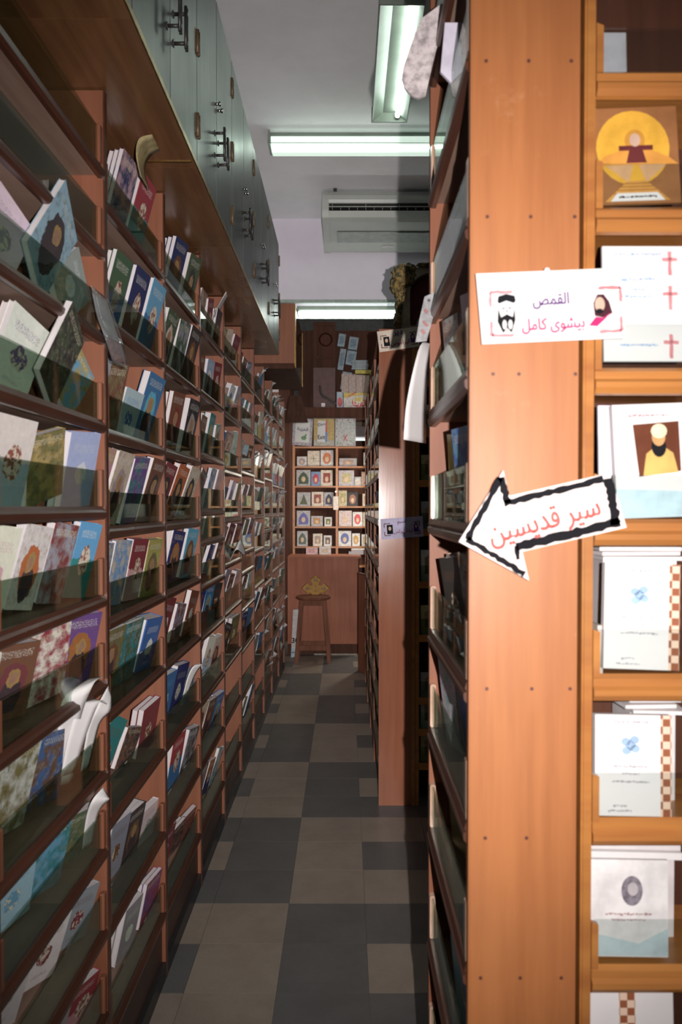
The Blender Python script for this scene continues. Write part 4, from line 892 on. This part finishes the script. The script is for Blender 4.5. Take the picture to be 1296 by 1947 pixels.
# ------------------------------------------------------------------ counter, stool and what stands by them
e = empty('counter', (-.237, 8.7, 0)); tag(e, 'reddish veneered shop counter closing the end of the aisle', 'counter')
bobj('front_panel', COUNTER, e, (-.383, .37, 0, .025, .115, 1.03)); bobj('plinth', DARKW, e, (-.383, .37, .012, .025, 0, .115)); bobj('top_board', COUNTER, e, (-.383, .40, -.02, .45, 1.03, 1.052), bevel=.004)
bobj('side_panel', COUNTER, e, (.345, .37, .025, .45, 0, 1.03)); bobj('corner_strip', DARKW, e, (.37, .382, -.004, .02, 0, 1.03))
bobj('floor_strip', plain('pale_strip', (.3, .27, .22), .5), e, (-.1, .37, -.012, .0, 0, .012))
gt = empty('counter_gate', (.121, 7.86, 0), math.atan2(-.45, .124)); tag(gt, 'dark wooden swing gate standing ajar between counter and rack', 'gate')
bobj('panel', COUNTER, gt, (0, .47, 0, .022, .0, .93)); bobj('cap_rail', STOOLW, gt, (-.002, .47, -.004, .026, .93, .945)); bobj('edge_strip', DARKW, gt, (-.004, .0, -.002, .024, 0, .93))

st = empty('bar_stool', P(595, 1250, 8.38)); st.location.z = 0; tag(st, 'tall wooden bar stool with a round seat in front of the counter', 'stool')
bm = bmesh.new(); n = 28
for (r0, z0, r1, z1) in ((.165, .632, .178, .642), (.178, .642, .178, .656), (.178, .656, .168, .664)):
    tube(bm, (0, 0, z0), (0, 0, z1), r0, n, r1)
obj('seat', mesh('seat', bm, STOOLW), st)
for sx in (-1, 1):
    for sy in (-1, 1):
        bm = bmesh.new(); t = .018
        a, b = Vector((sx*.115, sy*.105, .632)), Vector((sx*.165, sy*.15, 0))
        vs = [[bm.verts.new(p + Vector((i*t, j*t, 0))) for i, j in ((-1, -1), (1, -1), (1, 1), (-1, 1))] for p in (a, b)]
        for i in range(4): bm.faces.new([vs[0][i], vs[0][(i+1) % 4], vs[1][(i+1) % 4], vs[1][i]])
        bm.faces.new(vs[0]); bm.faces.new(vs[1]); obj('leg', mesh('leg', bm, STOOLW), st)
for sy in (-1, 1):
    bobj('apron', STOOLW, st, (-.11, .11, sy*.106 - .009, sy*.106 + .009, .575, .628)); bobj('stretcher', STOOLW, st, (-.148, .148, sy*.139 - .009, sy*.139 + .009, .125, .175))
for sx in (-1, 1):
    bobj('apron', STOOLW, st, (sx*.116 - .009, sx*.116 + .009, -.1, .1, .575, .628)); bobj('stretcher', STOOLW, st, (sx*.145 - .009, sx*.145 + .009, -.13, .13, .20, .25))
# cross-shaped wooden plaque leaning on the seat
def notch(cx, cz, r, a0, a1, n=8): return [(cx + r*math.cos(R(a0 + (a1-a0)*i/n)), cz + r*math.sin(R(a0 + (a1-a0)*i/n))) for i in range(n + 1)]
hh = .205
po = [(-.095, .0), (-.085, .022), (-.145, .062), (-.112, .096), (-.09, .118)] + notch(-.056, .115, .021, 180, 400)[::1] + [(-.055, .155), (-.022, .178), (0, .205)]
po = po + [(-a, b) for a, b in po[::-1][1:]]
bt = [(a, b) for a, b in notch(.058, .0, .022, 0, 180)] + [(a, b) for a, b in notch(-.058, .0, .022, 0, 180)]
po = po + bt
bm = bmesh.new(); prism(bm, po, lambda a, b, d: (a, d, b), 0, .014)
pl = obj('wooden_plaque', mesh('wooden_plaque', bm, plain('yellow_wood', (.42, .24, .07), .7, .15, .15, 20)), None, (st.location.x + .02, 8.48, .665), (R(-8), 0, 0)); tag(pl, 'yellow wooden cross-shaped plaque propped on the stool seat', 'plaque')
bm = bmesh.new(); prism(bm, [(a*1.05, b*1.03) for a, b in po], lambda a, b, d: (a, d, b), .0143, .02); obj('dark_backing', mesh('dark_backing', bm, DARKW), pl)
MK = plain('plaque_ink', (.05, .03, .02), .5)
flat('painted_cross', [stroke((0, .03), (0, .105), .005, 0, 2), stroke((-.015, .09), (.015, .09), .004, 0, 2), stroke((-.02, .03), (.02, .03), .004, .3, 4)], MK, pl, .0005)
for cx, cz in ((0, .145), (-.085, .06), (.085, .06)): flat('painted_mark', [ell(cx - .012, cz, .010, .010, 10), ell(cx + .012, cz, .010, .010, 10), stroke((cx - .024, cz + .018), (cx + .024, cz + .018), .004, .2, 3)], MK, pl, .0005)
# white paper bag behind the stool
bg = empty('paper_bag', (-.575, 8.55, 0)); tag(bg, 'white paper carrier bag marked 30 leaning between bookcase and stool', 'bag')
bm = bmesh.new(); prism(bm, [(0, 0), (.085, .005), (.115, .50), (.02, .49)], lambda a, b, d: (a, d + b*.12, b), 0, .06); obj('bag_body', mesh('bag_body', bm, plain('bag_white', (.55, .52, .52), .6)), bg)
bm = bmesh.new(); prism(bm, [(.002, .0), (.084, .005), (.09, .09), (.004, .09)], lambda a, b, d: (a, d + b*.12, b), -.002, -.001); obj('blue_band', mesh('blue_band', bm, plain('bag_blue', (.38, .48, .55), .6)), bg)
t_ = lettering('printed_number', '30', BLACKP, bg, .045, .175, .07, -.012, ar=False); t_.location.y = -.004
flat('print_line', squiggle(.044, .05, .07, .014), BLACKP, bg, -.001)

# ------------------------------------------------------------------ shelves behind the counter
YS = 10.1
bs = empty('card_shelves', (0, YS, 0)); tag(bs, 'wooden wall shelves of greeting cards behind the counter', 'shelves')
AMB = wood('amber_shelf', (.45, .19, .07), (.34, .13, .05), .4, axis=0)
xs_ = [P(x, 0, YS).x for x in (556, 638)]; X2 = .45
ZK = [P(0, y, YS).z for y in (849, 886.6, 924, 962.5, 1001, 1039)] + [.85]
bobj('back_panel', DARKW, bs, (xs_[0], X2, .16, .17, .3, 2.66))
for x in (xs_[0], xs_[1], X2): bobj('upright', AMB, bs, (x, x + .028, 0, .16, .3, 2.66))
for z in ZK:
    for a, b in ((xs_[0] + .028, xs_[1]), (xs_[1] + .028, X2)): bobj('shelf', AMB, bs, (a, b, .002, .16, z - .02, z))
bobj('cornice_beam', DARKW, bs, (xs_[0] - .06, X2 + .1, -.03, .18, 2.66, 2.80))
mr = bobj('mirror_panel', plain('mirror', (.75, .75, .72), .03, .5, .02, 3, 1.0), bs, (-.115, X2 - .03, 0, .006, 0, .24)); mr.location = (0, .085, 2.40); mr.rotation_euler = (R(-11), 0, 0)
# cards
def gcard(c0, c1, lab, base, pic, shape, Y=YS + .04):
    a, b = P(*c0, Y), P(*c1, Y); wd, ht = b.x - a.x, a.z - b.z
    zz = min(ZK, key=lambda q: abs(q - b.z)); 
    bm = bmesh.new(); box(bm, -wd/2, wd/2, 0, .008, 0, ht)
    o = obj('greeting_card', mesh('greeting_card', bm, base), None, ((a.x + b.x)/2, Y, zz + .002), (R(-7), 0, 0)); tag(o, lab, 'card', 'greeting cards behind the counter')
    if shape == 'arch': pg = [(-wd*.36, ht*.12), (wd*.36, ht*.12), (wd*.36, ht*.5), (wd*.22, ht*.72), (0, ht*.9), (-wd*.22, ht*.72), (-wd*.36, ht*.5)]
    elif shape == 'tree': pg = [(-wd*.3, ht*.12), (wd*.3, ht*.12), (wd*.16, ht*.45), (0, ht*.88), (-wd*.16, ht*.45)]
    elif shape == 'oval': pg = ell(0, ht*.5, wd*.33, ht*.36, 14)
    elif shape == 'cross': pg = None
    else: pg = [(-wd*.3, ht*.2), (wd*.3, ht*.2), (wd*.3, ht*.82), (-wd*.3, ht*.82)]
    if pg: flat('printed_picture', [pg], pic, o, .0005)
    else: flat('printed_cross', [stroke((0, ht*.3), (0, ht*.7), .006, 0, 2), stroke((-wd*.2, ht*.5), (wd*.2, ht*.5), .006, 0, 2)], pic, o, .0005)
    if shape in ('arch', 'oval', 'rect'): flat('printed_figure', [ell(0, ht*.42, wd*.15, ht*.18, 10)], plain('card_fig', (.62, .46, .3), .5) if 'card_fig' not in bpy.data.materials else bpy.data.materials['card_fig'], o, .0014)
    return o
cmat = {}
def pm(c):
    if c not in cmat: cmat[c] = plain('card_paint_%d' % len(cmat), c, .35, .5, .2, 40)
    return cmat[c]
Wc, Gc, Ic = (.66, .64, .63), (.45, .44, .46), (.68, .6, .5)
K3 = lambda x, y: (520 + x/5.89, 780 + y/5.89)
GC = [((262, 490), (372, 600), Wc, (.4, .35, .4), 'oval', 'small white sleeved'), ((380, 425), (515, 600), Ic, (.15, .12, .1), 'cross', 'cream card with a thin black cross'), ((525, 420), (668, 602), Wc, (.6, .2, .1), 'oval', 'white card with an orange flower'),
      ((735, 455), (930, 545), Gc, (.45, .3, .25), 'rect', 'wide grey packet'), ((1005, 445), (1105, 600), Wc, (.35, .25, .05), 'oval', 'white card with a wreath'),
      ((255, 640), (412, 820), Gc, (.06, .1, .06), 'arch', 'grey card with a dark green arch'), ((420, 655), (525, 815), (.2, .3, .5), (.5, .06, .1), 'oval', 'blue card with a red child'), ((528, 640), (660, 818), Ic, (.3, .06, .05), 'rect', 'cream card with a small red square'),
      ((728, 655), (900, 830), (.48, .45, .5), (.5, .45, .25), 'rect', 'lilac patterned card'), ((905, 730), (980, 832), Gc, Wc, 'oval', 'silvery wrapped card'), ((985, 675), (1100, 835), (.5, .35, .28), (.4, .12, .1), 'tree', 'tan card with a red bell'),
      ((262, 890), (412, 1045), Gc, (.1, .12, .05), 'tree', 'grey card with a fir tree'), ((425, 890), (558, 1050), Ic, (.3, .08, .07), 'rect', 'cream card with a red picture'), ((565, 890), (670, 1045), Gc, (.05, .05, .1), 'arch', 'grey card with a dark arch'),
      ((728, 880), (820, 1055), (.5, .45, .3), (.4, .35, .15), 'rect', 'straw-coloured card'), ((826, 900), (940, 1055), (.03, .03, .03), (.35, .15, .1), 'oval', 'black card with painted group'), ((995, 915), (1100, 1055), Ic, (.5, .2, .1), 'rect', 'cream card with an orange picture'),
      ((258, 1100), (408, 1275), Gc, (.12, .12, .4), 'arch', 'grey card with a blue and green arch'), ((420, 1100), (550, 1215), Gc, (.5, .25, .1), 'rect', 'grey card with an orange landscape'), ((568, 1175), (652, 1278), Wc, (.15, .18, .05), 'rect', 'small white card with a green picture'),
      ((730, 1110), (875, 1285), (.6, .5, .5), (.65, .5, .48), 'rect', 'pale pink card'), ((885, 1120), (995, 1280), Wc, (.6, .06, .08), 'oval', 'white card with red flowers'), ((1000, 1125), (1098, 1282), Ic, (.68, .65, .5), 'oval', 'cream card with a pale oval'),
      ((262, 1330), (380, 1500), Gc, (.05, .08, .05), 'arch', 'grey card with a near-black pointed arch'), ((440, 1360), (545, 1500), Ic, (.35, .25, .2), 'rect', 'cream card with a brown picture'), ((560, 1375), (650, 1495), Wc, (.1, .05, .05), 'rect', 'white card with a dark picture'),
      ((725, 1340), (868, 1512), Wc, (.08, .12, .35), 'oval', 'white card with a blue medallion'), ((878, 1365), (965, 1508), Wc, (.55, .3, .04), 'oval', 'white card with a golden figure'), ((985, 1380), (1100, 1512), Wc, (.55, .4, .25), 'rect', 'white card with tan sketch')]
tiers = {}
for c0, c1, bc, pc, shp, nm in GC:
    row = ORD[6 - round((c1[1] - 600)/226)] if True else ''
    gcard(K3(*c0), K3(*c1), (nm if 'card' in nm or 'packet' in nm else nm + ' card') + ' on the shelves behind the counter', pm(bc), pm(pc), shp)
def boxy(name, c0, c1, Y, d, mat, lab, cat, zb=None, rz=0):
    a, b = P(*c0, Y), P(*c1, Y); z0 = b.z if zb is None else zb
    o = bobj(name, mat, None, (-(b.x - a.x)/2, (b.x - a.x)/2, 0, d, 0, a.z - b.z)); o.location = ((a.x + b.x)/2, Y, z0); o.rotation_euler = (0, 0, rz); tag(o, lab, cat); return o
zc = ZK[6] + .001
ZCN = 1.052
for (x0, x1, yt, mt, lab) in ((362, 492, 1565, pm((.7, .42, .40)), 'pink box of cards on the counter'), (510, 640, 1550, pm((.72, .66, .58)), 'white box of cards with a yellow label on the counter')):
    o = boxy('card_box', K3(x0, yt), K3(x1, 1640), 8.98, .07, mt, lab, 'box', ZCN + .001); 
    w_ = (x1 - x0)/5.89*8.98/F; flat('label_panel', [[(-w_*.3, .02), (w_*.3, .02), (w_*.3, .065), (-w_*.3, .065)]], pm((.62, .25, .22)) if x0 < 400 else pm((.66, .5, .3)), o, .0005)
for i, (x0, x1, y0, y1) in enumerate(((840, 1018, 1600, 1630), (870, 1018, 1570, 1600))):
    o = boxy('paper_stack', K3(x0, y0), K3(x1, y1), 8.98, .12, WHITE, 'white stack of papers lying on the counter', 'paper stack', ZCN + .001 + i*.03); o['group'] = 'paper stacks on the counter'
# tag hung on the divider, packets hung from the beam
o = boxy('price_tag', K3(668, 965), K3(725, 1115), YS - .012, .002, pm((.62, .52, .42)), 'blank cream tag hung on the shelf divider behind the counter', 'tag')
obj('pin', mesh('pin', mk(tube, (0, -.006, .225), (0, 0, .225), .007, 8), CHROME), o)
def packet(c0, c1, lab, mat, rl):
    a, b = P(*c0, YS - .07), P(*c1, YS - .07); wd, ht = b.x - a.x, a.z - b.z
    bm = bmesh.new(); box(bm, -wd/2, wd/2, 0, .012, 0, ht)
    o = obj('sleeved_sign', mesh('sleeved_sign', bm, mat), None, ((a.x + b.x)/2, YS - .07, b.z), (R(-3), R(rl), 0)); tag(o, lab, 'sign')
    fb = bmesh.new(); box(fb, -wd*.53, wd*.53, -.006, -.004, -.006, ht + .01); obj('plastic_film', mesh('plastic_film', fb, FILM2), o); return o, wd, ht
def dots(wd, ht, n=5):
    L = []
    for i in range(n):
        for zz in (.05, .95): L.append(ell(-wd*.42 + wd*.84*i/(n-1), ht*zz, wd*.035, wd*.035, 8))
        for xx in (-.44, .44): L.append(ell(wd*xx, ht*(.05 + .9*i/(n-1)), wd*.035, wd*.035, 8))
    return L
o, wd, ht = packet(K3(205, 95), K3(425, 395), 'sleeved white sign with pink dotted border and a small green drawing', pm((.52, .50, .55)), 3)
flat('dotted_border', dots(wd, ht), pm((.6, .12, .3)), o, .0004); flat('white_field', [[(-wd*.36, ht*.12), (wd*.36, ht*.12), (wd*.36, ht*.88), (-wd*.36, ht*.88)]], WHITE, o, .0003)
lettering('lettering', 'الخزينة', PURPLEP, o, 0, ht*.6, wd*.56, .001, R(-3)); flat('green_drawing', [ell(.02, ht*.28, wd*.14, ht*.08, 12), stroke((.02, ht*.28), (.05, ht*.42), .02, .2, 4)], pm((.15, .35, .15)), o, .0009)
o, wd, ht = packet(K3(450, 95), K3(680, 400), 'sleeved yellow exit sign hung above the greeting cards', pm((.60, .40, .10)), 0)
flat('lower_field', [[(-wd*.5, 0), (wd*.5, 0), (wd*.5, ht*.2), (-wd*.5, ht*.2)]], pm((.5, .46, .4)), o, .0003); flat('white_field', [[(-wd*.34, ht*.16), (wd*.04, ht*.13), (wd*.08, ht*.92), (-wd*.3, ht*.94)]], WHITE, o, .0006)
flat('red_stripe', [[(wd*.06, ht*.5), (wd*.16, ht*.5), (wd*.16, ht*.9), (wd*.06, ht*.9)]], REDP, o, .0006); flat('blue_stripe', [[(wd*.04, ht*.14), (wd*.14, ht*.14), (wd*.16, ht*.5), (wd*.06, ht*.5)]], BLUEP, o, .0006)
lettering('lettering', 'خروج', BLACKP, o, -wd*.12, ht*.78, wd*.36, .0012); lettering('lettering', 'Exit', BLACKP, o, -wd*.13, ht*.32, wd*.36, .0012, ar=False, hs=1.2)
o, wd, ht = packet(K3(690, 95), K3(915, 400), 'sleeved white sign with scattered flowers and a red bow', pm((.60, .58, .58)), 0)
flat('flower_border', dots(wd, ht, 4), pm((.6, .12, .25)), o, .0004); flat('leaf_border', [ell(rnd.uniform(-.45, .45)*wd, rnd.choice((rnd.uniform(.05, .2), rnd.uniform(.75, .95)))*ht, .012, .006, 8) for _ in range(14)], pm((.2, .35, .2)), o, .0005)
flat('red_bow', [stroke((-wd*.1, ht*.18), (wd*.08, ht*.4), .014, .3, 4), stroke((wd*.08, ht*.18), (-wd*.1, ht*.4), .014, .3, 4)], REDP, o, .0008)

# things stored on top of the shelves
ZT2 = 2.801
sk = bobj('storage_box', plain('dark_red_box', (.10, .05, .045), .6), None, (-.40, -.13, YS + .0, YS + .12, ZT2, 3.29)); tag(sk, 'dark reddish box with a small white sticker stored above the card shelves', 'box')
flat('sticker', [[(-.30, ZT2 + .01), (-.255, ZT2 + .01), (-.255, ZT2 + .055), (-.30, ZT2 + .055)]], WHITE, sk, -(YS - .001))
cv = empty('carved_panel', (-.40, YS + .13, ZT2)); tag(cv, 'dark carved wooden panel with a round boss standing above the card shelves', 'panel')
bobj('board', DARKW, cv, (0, .27, 0, .03, 0, 1.08)); bm = bmesh.new(); tube(bm, (.15, 0, .86), (.15, -.02, .86), .085, 20, .06); obj('round_boss', mesh('round_boss', bm, DARKW), cv)
for zz in (.62, 1.03): bobj('rail', DARKW, cv, (.02, .25, -.012, 0, zz, zz + .03))
hs_ = bpy.data.curves.new('hose', 'CURVE'); hs_.dimensions = '3D'; hs_.bevel_depth = .012; sp_ = hs_.splines.new('BEZIER'); pts = [P(x, y, YS - .02) for x, y in ((608, 734), (612, 752), (624, 760), (632, 766), (640, 767))]
sp_.bezier_points.add(len(pts) - 1)
for bp, p_ in zip(sp_.bezier_points, pts): bp.co = p_; bp.handle_left_type = bp.handle_right_type = 'AUTO'
to = bpy.data.objects.new('hose', hs_); C.objects.link(to); hm = bpy.data.meshes.new_from_object(to.evaluated_get(bpy.context.evaluated_depsgraph_get())); bpy.data.objects.remove(to); hm.materials.append(BLACKM)
tag(obj('hose', hm), 'black hose curving down over the dark reddish box', 'hose')
bx1 = boxy('carton', (653, 744), (701, 772), YS, .16, pm((.62, .58, .55)), 'white and yellow crisp carton with a red logo under brown packets', 'box', ZT2); w1 = 48*YS/F; h1 = 28*YS/F
flat('yellow_corner', [[(-w1/2, h1), (w1/2, h1), (w1/2, h1*.86), (-w1*.1, h1*.78), (-w1/2, h1*.62)]], pm((.6, .45, .08)), bx1, .0004); flat('red_swoosh', [[(-w1*.38, h1*.7), (-w1*.1, h1), (w1*.02, h1), (-w1*.3, h1*.72)]], REDP, bx1, .0008)
flat('logo_patch', [ell(w1*.1, h1*.34, w1*.28, h1*.32, 18)], REDP, bx1, .0008); flat('logo_top', [ell(w1*.1, h1*.5, w1*.2, h1*.2, 16)], pm((.62, .5, .1)), bx1, .0012); lettering('lettering', "Lay's", WHITE, bx1, w1*.1, h1*.32, w1*.42, .002, ar=False, hs=1.3)
bx2 = boxy('carton', (640, 742), (652, 772), YS + .02, .16, pm((.35, .45, .55)), 'blue and yellow crisp carton half hidden by the dark box', 'box', ZT2); flat('red_patch', [ell(.0, .07, .03, .06, 14)], REDP, bx2, .0006)
for i, (x0, x1) in enumerate(((649, 662), (662.6, 676), (676.6, 689), (689.6, 702))):
    o = boxy('paper_packet', (x0, 708 + i), (x1, 744), YS + .01, .14, pm((.42, .32, .27)), 'brown paper packet in the row on top of the crisp carton', 'packet', ZT2 + h1 + .001); o['group'] = 'brown packets on the crisp carton'
zz = ZT2 + h1 + 36*YS/F + .004
o = boxy('carton', (675, 702), (714, 709), YS + .02, .12, pm((.5, .42, .05)), 'flat yellow carton lying on the brown packets', 'box', zz); 
for i in range(5):
    o = boxy('paper_stack', (668 + i % 2, 686), (698 + i % 3, 689), YS + .0, .12, pm((.30, .36, .40)), 'blue-grey paper bundle stacked above the brown packets', 'paper stack', zz + .05 + i*.023); o['group'] = 'blue-grey paper bundles above the card shelves'
for (x, y, h_, rl, lab) in ((646, 700, 34, 12, 'lower'), (641, 660, 22, 9, 'middle left'), (662, 668, 40, 9, 'middle right')):
    p_ = P(x, y, YS + .09)
for i, (x0, y0, x1, y1) in enumerate(((641, 636, 654, 660), (661, 642, 678, 666), (641, 664, 652, 704), (656, 668, 674, 695), (646, 708, 664, 742))):
    o = boxy('blue_packet', (x0, y0), (x1, y1), YS + .165, .05, pm((.27, .36, .42)), 'grey-blue wrapped packet in the leaning pile above the card shelves', 'packet'); o['group'] = 'grey-blue packets in the leaning pile'; o.rotation_euler = (0, R(9), 0)
    a, b = P(x0, y0, YS + .1), P(x1, y1, YS + .1); flat('printed_panel', [[(-(b.x-a.x)*.3, (a.z-b.z)*.2), ((b.x-a.x)*.3, (a.z-b.z)*.2), ((b.x-a.x)*.3, (a.z-b.z)*.8), (-(b.x-a.x)*.3, (a.z-b.z)*.8)]], pm((.16, .24, .3)), o, .0006)
tag(bobj('trim_2', DARKW, None, (-.6, 1.3, 10.36, 10.4, 2.5, 3.80)), kind='structure')
tag(bobj('trim_3', DARKW, None, (-.785, -.655, 9.6, 10.3, 0, 3.9)), kind='structure')
